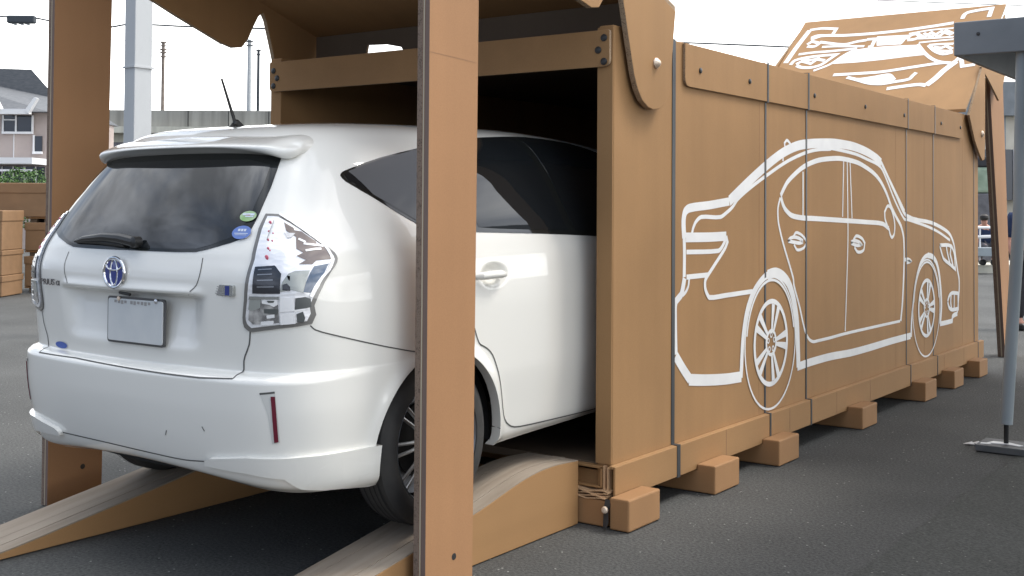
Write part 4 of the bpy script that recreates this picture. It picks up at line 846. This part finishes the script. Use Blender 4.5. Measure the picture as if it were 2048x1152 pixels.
c=S(np.array(-.535),np.array(7.73));o=text('PRIUS \u03b1',.036,'lettering',M['chrome_dark'],CAR,(c[0]+.012,c[1]-.012,c[2]),1.1)
# wiper
b=MB()
W0=S(np.array(.012),np.array(9.42))+np.array([0,-.02,0])
def on_skin(x,v,o):
    uu=np.linspace(-.7,.7,561);Q=S(uu,np.full_like(uu,v));i=int(np.argmin(abs(Q[:,0]-x)));p=Q[i]+SN(uu[i:i+1],np.array([v]))[0]*o;return tuple(p)
pv=on_skin(XC+.055,9.42,.028)
b.tube([pv,on_skin(XC-.03,9.52,.034),on_skin(XC-.15,9.58,.030),on_skin(XC-.30,9.50,.022),on_skin(XC-.38,9.42,.012)],[.021,.020,.017,.012,.006],10)
b.tube([on_skin(XC-.02,9.34,.012),on_skin(XC-.2,9.44,.012),on_skin(XC-.36,9.40,.011)],[.009,.010,.006],8)
wp=b.build('rear_wiper',M['blackplastic'],CAR)
b=MB();b.lathe([(.02,.022),(-.012,.021),(-.018,.012),(-.019,.0005)],(pv[0]+.0,pv[1],pv[2]),'y',20);b.build('wiper_cap',M['blackplastic'],wp)
# roof spoiler
def spoiler():
    b=MB();n=41;sec=[];
    for i in range(n):
        t=-1+2*i/(n-1);e=abs(t);x=XC+.605*t
        ed=sm(.86,1.0,np.array(e));ed=float(ed)
        yt=2.965+.065*e*e+.05*ed     # trailing edge
        zt=1.690-.020*e**3-.010*ed
        yr=3.42-.22*e**6;zr=1.772-.035*e*e-.03*ed
        yu=3.09+.035*e*e;zu=1.643-.008*e
        th=.004+.036*e**4
        prof=[(yr,zr+.003),((yr+yt)/2-.03,(zr*.45+zt*.55)+.020+.004*(1-e)),(yt+.05,zt+.016),(yt+.012,zt+.004),(yt,zt-.010),(yt+.006,zt-.010-th*.7),(yt+.03,zt-.014-th),(yu-.02,zu+.004),(yu+.05,zu-.01),(yr,zr-.07)]
        if i in (0,n-1):
            cyy=3.16;czz=1.685
            prof=[(cyy+(p[0]-cyy)*.82,czz+(p[1]-czz)*.55) for p in prof]
        sec.append([(x,p[0],p[1]) for p in prof])
    m=len(sec[0]);vs=[p for s_ in sec for p in s_];fs=[]
    for i in range(n-1):
        for k in range(m): fs.append((i*m+k,i*m+(k+1)%m,(i+1)*m+(k+1)%m,(i+1)*m+k))
    fs.append(tuple(range(m)));fs.append(tuple(range((n-1)*m,n*m))[::-1])
    b.add(vs,fs,0,True);o=b.build('roof_spoiler',M['paint'],CAR,sharp=50);sb=o.modifiers.new('s','SUBSURF');sb.levels=1;sb.render_levels=2
    return o
spoiler()
# antenna
b=MB();b.tube([(XC,3.235,1.752),(XC,3.26,1.80),(XC,3.272,1.805)],[.034,.014,.008],12);b.v=[(XC+(p[0]-XC)*.8,3.31+(p[1]-3.25)*1.0 if False else p[1]+.06,p[2]) for p in b.v]
an=b.build('antenna',M['blackplastic'],CAR)
b=MB();b.prism([(3.28,1.745),(3.44,1.765),(3.36,1.795),(3.325,1.82),(3.31,1.815)],'x',XC-.012,XC+.012);b.build('antenna_base',M['blackplastic'],an,bevel=.008)
MB().tube([(XC,3.315,1.805),(XC,3.24,1.985)],[.0075,.0045],8).build('antenna_mast',M['blackplastic'],an)
# wheels
def wheel(side,cy_,cz_):
    x=XC+side*.905;T_=MB()
    prof=[(-.19,.245),(-.195,.26),(-.19,.30),(-.17,.325),(-.14,.334),(-.06,.334),(-.03,.325),(-.012,.30),(-.004,.278),(-.008,.250),(-.02,.242)]
    T_.lathe([(side*a,r_) for a,r_ in prof],(x,cy_,cz_),'x',64,closed=True)
    wh=empty('wheel',(x,cy_,cz_),None,None);attach(wh,CAR)
    T_.build('tyre',M['rubber'],wh)
    b=MB()
    for dx in (-.05,-.075,-.10,-.13): b.lathe([(side*(dx-.003),.3355),(side*(dx+.003),.3355)],(x,cy_,cz_),'x',64)
    b.build('tread_groove',M['under'],wh)
    b=MB();b.lathe([(side*-.165,.242),(side*-.03,.234),(side*-.010,.244),(side*-.018,.248)],(x,cy_,cz_),'x',64);b.lathe([(side*-.12,.215),(side*-.12,.001)],(x,cy_,cz_),'x',32)
    b.build('rim',M['alloy_lip'],wh)
    b=MB()
    for k in range(10):
        for dd in (-.095,.095):
            a=2*math.pi*k/10;p0=Vector((x-side*.045,cy_+.055*math.cos(a+dd*1.5),cz_+.055*math.sin(a+dd*1.5)));p1=Vector((x-side*.024,cy_+.236*math.cos(a+dd),cz_+.236*math.sin(a+dd)))
            pm=(p0+p1)/2+Vector((side*.006,0,0));b.tube([p0,pm,p1],[.0095,.0075,.0075],8)
    b.lathe([(side*-.06,.07),(side*-.035,.065),(side*-.028,.03),(side*-.026,.001)],(x,cy_,cz_),'x',32)
    b.build('spoke_set',M['alloy'],wh)
    b=MB();b.lathe([(side*-.025,.028),(side*-.02,.026),(side*-.019,.001)],(x,cy_,cz_),'x',24);b.build('wheel_cap',M['alloy_lip'],wh)
    b=MB();b.lathe([(side*-.10,.001),(side*-.10,.15),(side*-.11,.15),(side*-.11,.001)],(x,cy_,cz_),'x',32);b.build('brake_disc',M['under'],wh)
for s in (-1,1): wheel(s,3.605,.517);wheel(s,6.49,.606)
# front lamps, mirrors and mudguard bits
for s in (-1,1):
    b=MB();b.tube([(XC+s*.86,6.05,1.33),(XC+s*.95,6.03,1.36)],[.02,.02],8);b.lathe([(0,.001),(.02,.05),(.06,.085),(.10,.09),(.10,.001)],(XC+s*1.0,5.98,1.40),'y',20);b.v=[(p[0],p[1],p[2]) for p in b.v];b.build('door_mirror',M['paint'],CAR)

# ================================================================ AROUND THE GARAGE
YAW=.6254;RT=Vector((math.cos(YAW),math.sin(YAW),0));FW=Vector((-math.sin(YAW),math.cos(YAW),0))
class Site:
    """a building plot seen square-on: a runs right, b away, c up; k metres to the pixel at its distance"""
    def __init__(s,Z,px0=0):
        s.Z=Z;s.k=Z/2325.6;s.px0=px0;s.o=RT*((px0-1024)*s.k)+FW*Z
    def a(s,px): return (px-s.px0)*s.k
    def z(s,px,y): return 1.45+(415.3+.0066*(px-1024)-y)*s.k
    def w(s,p): return s.o+RT*p[0]+FW*p[1]+Vector((0,0,p[2]))
    def put(s,b): b.v=[tuple(s.w(p)) for p in b.v];return b
def site_thing(st,a,b_,name,label,cat,group=None):
    p=st.w((a,b_,0));return empty(name,(p.x,p.y,0),label,cat,group)

# ---- stacked lidded cartons at the left
st=Site(18.4,0)
def carton(a0,a1,b0,b1,z0,z1,lid,label,group='lidded cartons stacked at the left'):
    T=empty('cardboard_box',tuple(st.w(((a0+a1)/2,(b0+b1)/2,z0))),label,'box',group)
    st.put(MB().box(a0+.012,a1-.012,b0+.012,b1-.012,z0,z1-.03)).build('box_body',M['carton'],T,bevel=.012)
    st.put(MB().box(a0,a1,b0,b1,z1-lid,z1)).build('lid',M['carton'],T,bevel=.012)
    return T
zz=lambda y:st.z(30,y)
carton(-.75,.19,-.3,.5,0.01,zz(550),.10,'bottom box of the front left cardboard stack, standing on the asphalt')
carton(-.75,.185,-.3,.5,zz(549.5),zz(500),.08,'middle box of the front left cardboard stack')
carton(-.75,.18,-.3,.5,zz(499.5),zz(421),.17,'top box of the front left cardboard stack, with a deep lid')
def pallet(a0,a1,b0,b1,z0,z1,label):
    T=empty('pallet',tuple(st.w(((a0+a1)/2,b0,z0))),label,'pallet','small pallets between the left cartons')
    b=MB();h=z1-z0
    b.box(a0,a1,b0,b1,z1-h*.28,z1);st.put(b).build('deck',M['block'],T)
    b=MB();n=5
    for k in range(n):
        x=a0+(a1-a0)*(k+.5)/n;b.box(x-.05,x+.05,b0+.03,b1-.03,z0,z1-h*.29)
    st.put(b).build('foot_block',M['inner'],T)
pallet(.1,1.25,.75,1.7,.005,zz(579),'lowest pallet on the ground under the rear left cardboard stack')
carton(.1,1.25,.7,1.7,zz(578.5),zz(516),.13,'lowest box of the rear left stack, between two pallets')
pallet(.1,1.25,.75,1.7,zz(515.5),zz(505),'middle pallet of the rear left cardboard stack')
carton(.1,1.25,.7,1.7,zz(504.5),zz(446),.13,'middle box of the rear left stack, seen beside the parked car')
pallet(.1,1.25,.75,1.7,zz(445.5),zz(435),'upper pallet, just under the widest top box of the rear left stack')
carton(-.55,1.25,.7,1.7,zz(434.5),zz(364),.17,'widest box, topmost of the rear left stack below the green hedge')
# ---- hedge
def hedge():
    s=Site(24,0);T=site_thing(s,-1,.4,'hedge','clipped green hedge above the stacked boxes at the left','hedge')
    rg=random.Random(11);b=MB();top=s.z(20,345);
    for i in range(16000):
        a=rg.uniform(-4,2.3);bb=rg.uniform(0,.9);c=rg.uniform(0.2,1)**.5*top*(1+.04*math.sin(a*5)+.03*math.sin(a*13))+rg.uniform(-.02,.03)
        r_=rg.uniform(.010,.024);d=Vector((rg.gauss(0,1),rg.gauss(0,1),rg.gauss(0,1))).normalized();e=d.cross(Vector((rg.gauss(0,1),rg.gauss(0,1),rg.gauss(0,1)))).normalized()
        p=Vector((a,bb,max(.05,c)));b.add([p+d*r_*1.6,p+e*r_,p-d*r_*1.6,p-e*r_],[(0,1,2,3)])
    s.put(b).build('foliage',M['leaf'],T)
    b=MB()
    for i in range(24):
        a=-3.9+i*.26;b.tube([(a,.45,0),(a+.03,.42,top*.5),(a-.04,.48,top*.9)],[.02,.015,.006],6)
    s.put(b).build('stem',M['twig'],T)
hedge()
# ---- house
def house():
    s=Site(38,0);T=site_thing(s,-2,2,'house','house with a grey tiled roof, white gable trim and pinkish walls beyond the boxes','house')
    A=s.a;Zf=lambda y:s.z(40,y)
    s.put(MB().box(-7,A(100),0,6,0,Zf(222))).build('wall',M['render'],T)
    # main roof: hip sloping toward the viewer, lower hip to its right
    b=MB();e=Zf(222)
    v=[(-8,-.5,e-.05),(A(104),-.5,e-.05),(A(104),6.4,e-.05),(-8,6.4,e-.05),(-4.6,2.8,Zf(112)),(A(-12),2.8,Zf(118)),(A(42),2.9,Zf(180)),(A(84),2.9,Zf(180))]
    b.add(v,[(0,1,7,6,5,4),(1,2,7),(2,3,4,5,6,7),(3,0,4),(0,1,2,3)])
    s.put(b).build('roof',M['roof_slate'],T)
    b=MB() # projecting gable over the bay
    v=[(A(-4),-1.2,Zf(224)),(A(78),-1.2,Zf(224)),(A(36),-1.2,Zf(190)),(A(-4),1.5,Zf(224)),(A(78),1.5,Zf(224)),(A(36),1.9,Zf(190))]
    b.add(v,[(1,4,5,2),(0,2,5,3)]);
    b=MB();b.prism([(A(-30),Zf(140)),(A(-24),Zf(138)),(A(20),Zf(222)),(A(13),Zf(226))],'y',-.75,-.55);b.prism([(A(66),Zf(224)),(A(84),Zf(198)),(A(90),Zf(200)),(A(73),Zf(230))],'y',-.75,-.55)
    b.box(A(12),A(74),-.72,-.52,Zf(231),Zf(221));s.put(b).build('gable_trim',M['white_trim'],T)
    W=s.put(MB().box(A(8),A(64),-.08,-.02,Zf(264),Zf(231))).build('window',M['dark_glass'],T)
    b=MB();b.box(A(5),A(67),-.14,-.05,Zf(268),Zf(263.5));b.box(A(31),A(34),-.12,-.085,Zf(263.5),Zf(231));b.box(A(5),A(8),-.12,-.05,Zf(263.5),Zf(231));b.box(A(64),A(67),-.12,-.05,Zf(263.5),Zf(231));b.box(A(8),A(31),-.11,-.085,Zf(241),Zf(239));s.put(b).build('window_frame',M['white_trim'],W)
    W=s.put(MB().box(A(70),A(84),-.08,-.02,Zf(303),Zf(272))).build('window',M['dark_glass'],T)
    b=MB();b.box(A(67),A(86),-.15,-.05,Zf(308),Zf(303));b.box(A(67),A(70),-.12,-.05,Zf(303),Zf(270));s.put(b).build('window_frame',M['white_trim'],W)
    b=MB();b.box(-6,A(96),-1.3,-.05,Zf(330),Zf(318));b.box(-6,A(96),-1.3,-1.24,Zf(345),Zf(341));s.put(b).build('balcony',M['white_trim'],T)
    b=MB();b.box(A(26),A(27.5),-.03,-.005,Zf(318),Zf(266));s.put(b).build('downpipe',M['white_trim'],T)
    W=s.put(MB().box(-2,A(90),-.07,-.02,Zf(372),Zf(333))).build('window',M['dark_glass'],T)
    b=MB()
    for px in (5,27,50,72): b.box(A(px),A(px+2.5),-.11,-.075,Zf(372),Zf(333))
    s.put(b).build('window_frame',M['white_trim'],W)
house()
# ---- railway viaduct wall
def viaduct():
    s=Site(60,0);T=site_thing(s,10,1,'viaduct_wall','long weathered concrete viaduct wall behind the car roof, with a pale ledge','wall')
    Zf=lambda y:s.z(350,y);L0,L1=s.a(-200),s.a(900)
    s.put(MB().box(L0,L1,.4,3,Zf(252),Zf(219))).build('parapet',M['concrete'],T)
    s.put(MB().box(L0,L1,0,3.2,Zf(266),Zf(253))).build('ledge',M['pale_concrete'],T)
    s.put(MB().box(L0,L1,.9,3,Zf(283),Zf(266.2))).build('girder',M['pale_concrete'],T)
    s.put(MB().box(L0,L1,.0,3.2,Zf(223),Zf(217.5))).build('coping',M['concrete'],T) if False else None
    b=MB();x=L0
    while x<L1-1:
        b.box(x,x+.9,.95,2.9,0,Zf(283.2));x+=9
    s.put(b).build('pier',M['concrete'],T)
    b=MB();x=L0
    while x<L1:
        b.box(x,x+.03,.37,.399,Zf(252),Zf(219));x+=2.1
    s.put(b).build('joint',M['under'],T)
viaduct()
# low embankment hedge and shade below the viaduct
s=Site(52,0);T=site_thing(s,10,1,'boundary_fence','dark boundary fence below the viaduct, just above the car','fence')
b=MB();L0,L1=s.a(130),s.a(900)
x=L0
while x<L1: b.box(x,x+.06,0,.06,0,s.z(300,283));x+=1.6
s.put(b).build('fence_post',M['blackplastic'],T)
b=MB();b.box(L0,L1,.07,.12,.1,s.z(300,285));s.put(b).build('fence_panel',M['greycloth'],T)
# ---- grey steel pillar of the yard shelter
def pillar():
    T=empty('steel_pillar',(-11.05,8.1,0),'square pale grey steel pillar behind the car spoiler, between the cardboard post and the utility pole','pillar')
    MB().box(-11.155,-10.965,8.0,8.235,0.0,5.4).build('shaft',M['pillar'],T,bevel=.008)
    MB().box(-11.17,-10.95,7.985,8.25,2.985,3.005).build('joint_band',M['pillar'],T)
    MB().box(-11.30,-10.82,7.86,8.38,.004,.03).build('base_plate',M['pillar'],T)
pillar()
# ---- utility poles
def upole(px,y0,Z,r_,mat,label,name,y1=0,arms=()):
    s=Site(Z,px);T=site_thing(s,0,0,name,label,'utility pole','utility poles beyond the viaduct')
    h=s.z(px,y0);s.put(MB().tube([(0,0,-.0),(0,0,h*.5),(0,0,h)],[r_*1.15,r_,r_*.85],12)).build('shaft',M[mat],T)
    b=MB()
    for (yy,w) in arms:
        z=s.z(px,yy);b.tube([(0,0,z-.03),(0,0,z+.03)],[w,w],10)
    if arms:s.put(b).build('pole_fitting',M['pole_brown' if mat=='pole_brown' else 'wire'],T)
    return T
upole(323,82,64,.105,'pole_brown','brownish utility pole with insulator caps, nearest the grey pillar','utility_pole',arms=[(84,.17),(90,.14),(98,.19),(104,.18),(112,.16)])
upole(496,78,70,.14,'pole_grey','pale grey utility pole left of the thin dark one, seen under the cardboard lobe','utility_pole',arms=[(82,.22),(90,.2)])
upole(514,98,72,.10,'wire','thin dark utility pole close to the cardboard garage corner','utility_pole',arms=[(100,.16),(108,.14)])
# ---- overhead cables
def cable(pts,Z,r_,label,name='overhead_cable',extra=None):
    s=Site(Z,0);T=MB();P=[(s.a(x),0,s.z(x,y)) for x,y in pts];P=[tuple(p) for p in smooth_line(P,4)]
    s.put(T.tube(P,r_,6));o=T.build(name,M['wire']);tag(o,label,'cable')
    return o
c1=cable([(-300,18),(-60,30),(0,32),(30,33),(66,35),(92,40),(150,50),(215,53),(247,48),(290,48),(370,52),(525,56),(800,66),(1358,84),(1575,93),(1900,108)],62,.05,'thick dark overhead cable running behind the whole garage')
cable([(-300,66),(0,73),(90,75),(260,80),(520,90)],75,.02,'thin pale lower cable at the upper left, below the thick one')
cable([(1500,-12),(1860,3),(2048,10),(2300,22)],75,.03,'thin cable crossing the sky above the raised far panel')
s=Site(61.7,0);T=site_thing(s,s.a(38),0,'cable_box','dark junction box hanging on the overhead cable at the upper left','junction box')
T.location.z=s.z(38,40)
s.put(MB().box(s.a(10),s.a(66),-.2,.2,s.z(38,46),s.z(38,30))).build('case',M['wire'],T,bevel=.08)
b=MB();
for px in (24,38,50): b.tube([(s.a(px-5),0,s.z(px,46)),(s.a(px+5),0,s.z(px,49))],.05,6)
s.put(b).build('loop',M['pole_grey'],T)

# ---- shelter frame at the right
SH=empty('canopy_frame',(-1.7,7.45,0),'grey metal canopy corner with a slim steel leg on a square foot plate','canopy')
MB().box(-1.985,2.2,7.40,7.43,2.405,2.612).build('fascia',M['steel_beam'],SH,bevel=.006)
MB().box(-1.985,-1.955,7.431,12.5,2.405,2.60).build('side_beam',M['steel_beam'],SH,bevel=.004)
MB().box(-1.954,2.2,7.432,12.5,2.585,2.60).build('roof_sheet',M['steel_beam'],SH)
MB().box(-1.20,3.2,3.9,7.398,2.586,2.60).build('roof_sheet',M['steel_beam'],SH)  # unseen near bay read from the ground shade, sized to shade the wall
MB().box(-1.23,-1.201,3.9,7.398,2.50,2.60).build('side_beam',M['steel_beam'],SH)
MB().box(-1.954,2.2,7.9,7.94,2.50,2.584).build('cross_beam',M['steel_beam'],SH)
MB().tube([(-1.600,7.47,2.60),(-1.625,7.47,1.4),(-1.700,7.47,.165)],[.036,.036,.036],24).build('leg',M['steel'],SH)
MB().tube([(-1.700,7.47,.18),(-1.702,7.47,.04)],[.014,.014],12).build('leg_screw',M['under'],SH)
MB().box(-1.85,-1.57,7.34,7.60,.006,.045).build('foot_plate',M['plate_steel'],SH,bevel=.004)
b=MB();b.prism([(-1.80,7.42),(-1.70,7.44),(-1.62,7.42),(-1.60,7.45),(-1.69,7.50),(-1.78,7.49)],'z',.0455,.049);b.prism([(-1.83,7.38),(-1.77,7.40),(-1.79,7.425),(-1.83,7.41)],'z',.0455,.048);b.build('tape_patch',M['white_tape'],SH)
_place(MB().lathe([(0,.012),(-.004,.011),(-.006,.001)],(0,0,0),'y',10),(-1.84,7.40,2.53),'rivet',M['rivet'],SH)
o=MB()
for (x,y) in ((-1.93,7.52),(-1.90,7.56)):
    o.add([(x-.035,y,.006),(x,y-.02,.012),(x+.035,y+.005,.008),(x+.01,y+.03,.02),(x-.025,y+.025,.008)],[(0,1,2,3,4)])
o=o.build('paper_scrap',M['white_tape']);tag(o,'crumpled white paper scrap on the asphalt left of the canopy foot plate','litter');sd=o.modifiers.new('t','SOLIDIFY');sd.thickness=.002
o=MB();o.add([(-1.865,7.585,.006),(-1.83,7.575,.012),(-1.805,7.59,.008),(-1.83,7.61,.014)],[(0,1,2,3)]);o=o.build('paper_scrap',M['white_tape']);tag(o,'tiny white paper scrap touching the canopy foot plate','litter');sd=o.modifiers.new('t','SOLIDIFY');sd.thickness=.002

# ---- far right: building, platform, people
s=Site(44,1900);T=site_thing(s,2,3,'building','cream walled building with a grey band far behind the right end of the garage','building')
A=s.a;Zf=lambda y:s.z(1980,y)
s.put(MB().box(A(1700),A(2400),0,6,0,Zf(232))).build('wall',M['cream'],T)
s.put(MB().box(A(1700),A(2400),-.4,6,Zf(232),Zf(165))).build('parapet',M['steel_beam'],T)
b=MB()
for px in (1700,1790,1880,2006,2120,2240,2360): b.box(A(px),A(px+5),-.06,-.002,0,Zf(232))
s.put(b).build('wall_joint',M['steel'],T)
W=s.put(MB().box(A(1700),A(2400),-.5,-.06,Zf(400),Zf(300))).build('window',M['dark_glass'],T)
b=MB()
for k in range(16): b.box(A(1700+k*45),A(1704+k*45),-.56,-.501,Zf(400),Zf(300))
s.put(b).build('window_frame',M['white_trim'],W)
s=Site(27,1900);b=MB();b.box(s.a(1700),s.a(2400),0,3,.004,.17);b.box(s.a(1700),s.a(2400),-.02,.12,.17,.20);s.put(b);o=b.build('kerb',M['pale_concrete']);tag(o,kind='structure')

def skin_body(name,joints,edges,mat,par=None,lvl=1):
    """one continuous skinned figure: joints are (x,y,z,r)"""
    bm=bmesh.new();lay=bm.verts.layers.skin.verify();vs=[]
    for j in joints:
        v=bm.verts.new(j[:3]);v[lay].radius=(j[3],j[3] if len(j)<5 else j[4]);vs.append(v)
    vs[0][lay].use_root=True
    for a,c in edges:bm.edges.new((vs[a],vs[c]))
    me=bpy.data.meshes.new(name);bm.to_mesh(me);bm.free();me.materials.append(mat)
    o=bpy.data.objects.new(name,me);COL.objects.link(o)
    if par is not None:attach(o,par)
    k=o.modifiers.new('skin','SKIN');k.use_smooth_shade=True
    ss=o.modifiers.new('sub','SUBSURF');ss.levels=lvl;ss.render_levels=lvl
    return o
def person(st_,a0,z0,pose,label,top,legs):
    def W(p): q=st_.w((a0+p[0],p[1],z0+p[2]));return (q.x,q.y,q.z)+tuple(p[3:])
    J=[W(p) for p in pose];E=[(0,1),(1,2),(2,3),(3,4),(4,5),(2,6),(6,7),(7,8),(8,9),(2,10),(10,11),(11,12),(12,13),(0,14),(14,15),(15,16),(16,17),(0,18),(18,19),(19,20),(20,21)]
    B=skin_body('person',J,E,M['skin']);tag(B,label,'person')
    def sub(idx,ed,k,mat,nm):
        jj=[J[i][:3]+(J[i][3]*k+.014,) for i in idx];m_={i:n for n,i in enumerate(idx)};skin_body(nm,jj,[(m_[a],m_[c]) for a,c in ed],M[mat],B)
    sub([0,1,2,6,7,10,11],[(0,1),(1,2),(2,6),(6,7),(2,10),(10,11)],1.22,top,'shirt')
    sub([0,14,15,16,18,19,20],[(0,14),(14,15),(15,16),(0,18),(18,19),(19,20)],1.15,legs,'trousers')
    h=J[5];hb=MB();hb.lathe([(-.02,.001),(-.02,.08),(.03,.108),(.08,.10),(.115,.06),(.125,.001)],h[:3],'z',16);hb.build('hair',M['hair'],B)
    for i in (17,21):
        p=J[i];fb=MB();fb.box(p[0]-.05,p[0]+.05,p[1]-.14,p[1]+.05,z0+.002,z0+.08);fb.build('shoe',M['blackplastic'],B,bevel=.02)
    return B
STAND=[(0,0,.95,.13),(0,0,1.15,.13),(0,0,1.38,.14),(0,0,1.48,.06),(0,0,1.55,.075),(0,0,1.64,.10),(-.19,0,1.38,.06),(-.24,.02,1.10,.045),(-.22,-.10,.88,.035),(-.21,-.14,.80,.03),(.19,0,1.38,.06),(.24,.02,1.10,.045),(.22,-.10,.88,.035),(.21,-.14,.80,.03),(-.10,0,.88,.095),(-.11,-.02,.48,.062),(-.11,.02,.12,.042),(-.11,-.08,.05,.04),(.10,0,.88,.095),(.11,-.02,.48,.062),(.11,.02,.12,.042),(.11,-.08,.05,.04)]
CROUCH=[(0,.1,.42,.14),(-.05,0,.62,.13),(-.10,-.12,.84,.14),(-.13,-.18,.92,.06),(-.15,-.21,.97,.07),(-.17,-.26,1.05,.10),(-.27,-.10,.83,.06),(-.36,-.28,.60,.045),(-.42,-.42,.40,.035),(-.45,-.45,.33,.03),(.10,-.16,.83,.06),(.20,-.25,.66,.047),(-.02,-.42,.38,.036),(-.08,-.46,.31,.03),(-.12,.05,.40,.095),(-.18,-.34,.44,.062),(-.16,.02,.12,.042),(-.16,-.10,.05,.04),(.12,.05,.40,.095),(.16,-.34,.44,.062),(.14,.02,.12,.042),(.14,-.10,.05,.04)]
s=Site(27.5,1974);person(s,.0,.20,CROUCH,'person in navy shirt crouching beyond the far end of the garage, bare arm down','navy','greycloth')
s=Site(14.3,2050);person(s,.04,.0,STAND,'person in dark navy clothes standing behind the canopy leg at the right edge','navy','darkcloth')
s=Site(29,1974);T=site_thing(s,0,.4,'equipment_cabinet','dark grey cabinet with a pale green cover, behind the crouching person','cabinet')
A=s.a;Zf=lambda y:s.z(1974,y)
s.put(MB().box(A(1930),A(2000),0,.8,.2,Zf(387))).build('case',M['greycloth'],T,bevel=.03)
b=MB();vs=[];
s.put(MB().box(A(1940),A(1992),.02,.7,Zf(386.5),Zf(334))).build('cover',M['greencloth'],T,bevel=.08)
s.put(MB().box(A(1945),A(1990),.05,.65,Zf(333.5),Zf(312))).build('lid',M['darkcloth'],T,bevel=.05)
s=Site(26.6,1974);T=site_thing(s,0,0,'hand_trolley','small wheeled trolley with pale rails on the kerb beside the crouching person','trolley')
A=s.a;Zf=lambda y:s.z(1974,y);T.location.z=.2
b=MB();b.tube([(A(1950),0,Zf(455)),(A(2000),0,Zf(455))],.03,8);b.tube([(A(1950),0,Zf(474)),(A(2000),0,Zf(472))],.035,8);b.tube([(A(1960),0,Zf(455)),(A(1960),0,.3)],.02,8);b.tube([(A(1992),0,Zf(455)),(A(1992),0,.3)],.02,8)
s.put(b).build('rail',M['white_trim'],T)
s.put(MB().box(A(1950),A(1996),-.15,.3,Zf(512),Zf(495))).build('deck',M['steel'],T,bevel=.01)
for px in (1962,1984):
    b=MB();b.lathe([(-.03,.07),(.03,.07),(.03,.01)],(A(px),-.1,.275),'y',16);b.v=[(p[0],p[1],p[2]) for p in b.v];s.put(b).build('trolley_wheel',M['rubber'],T)
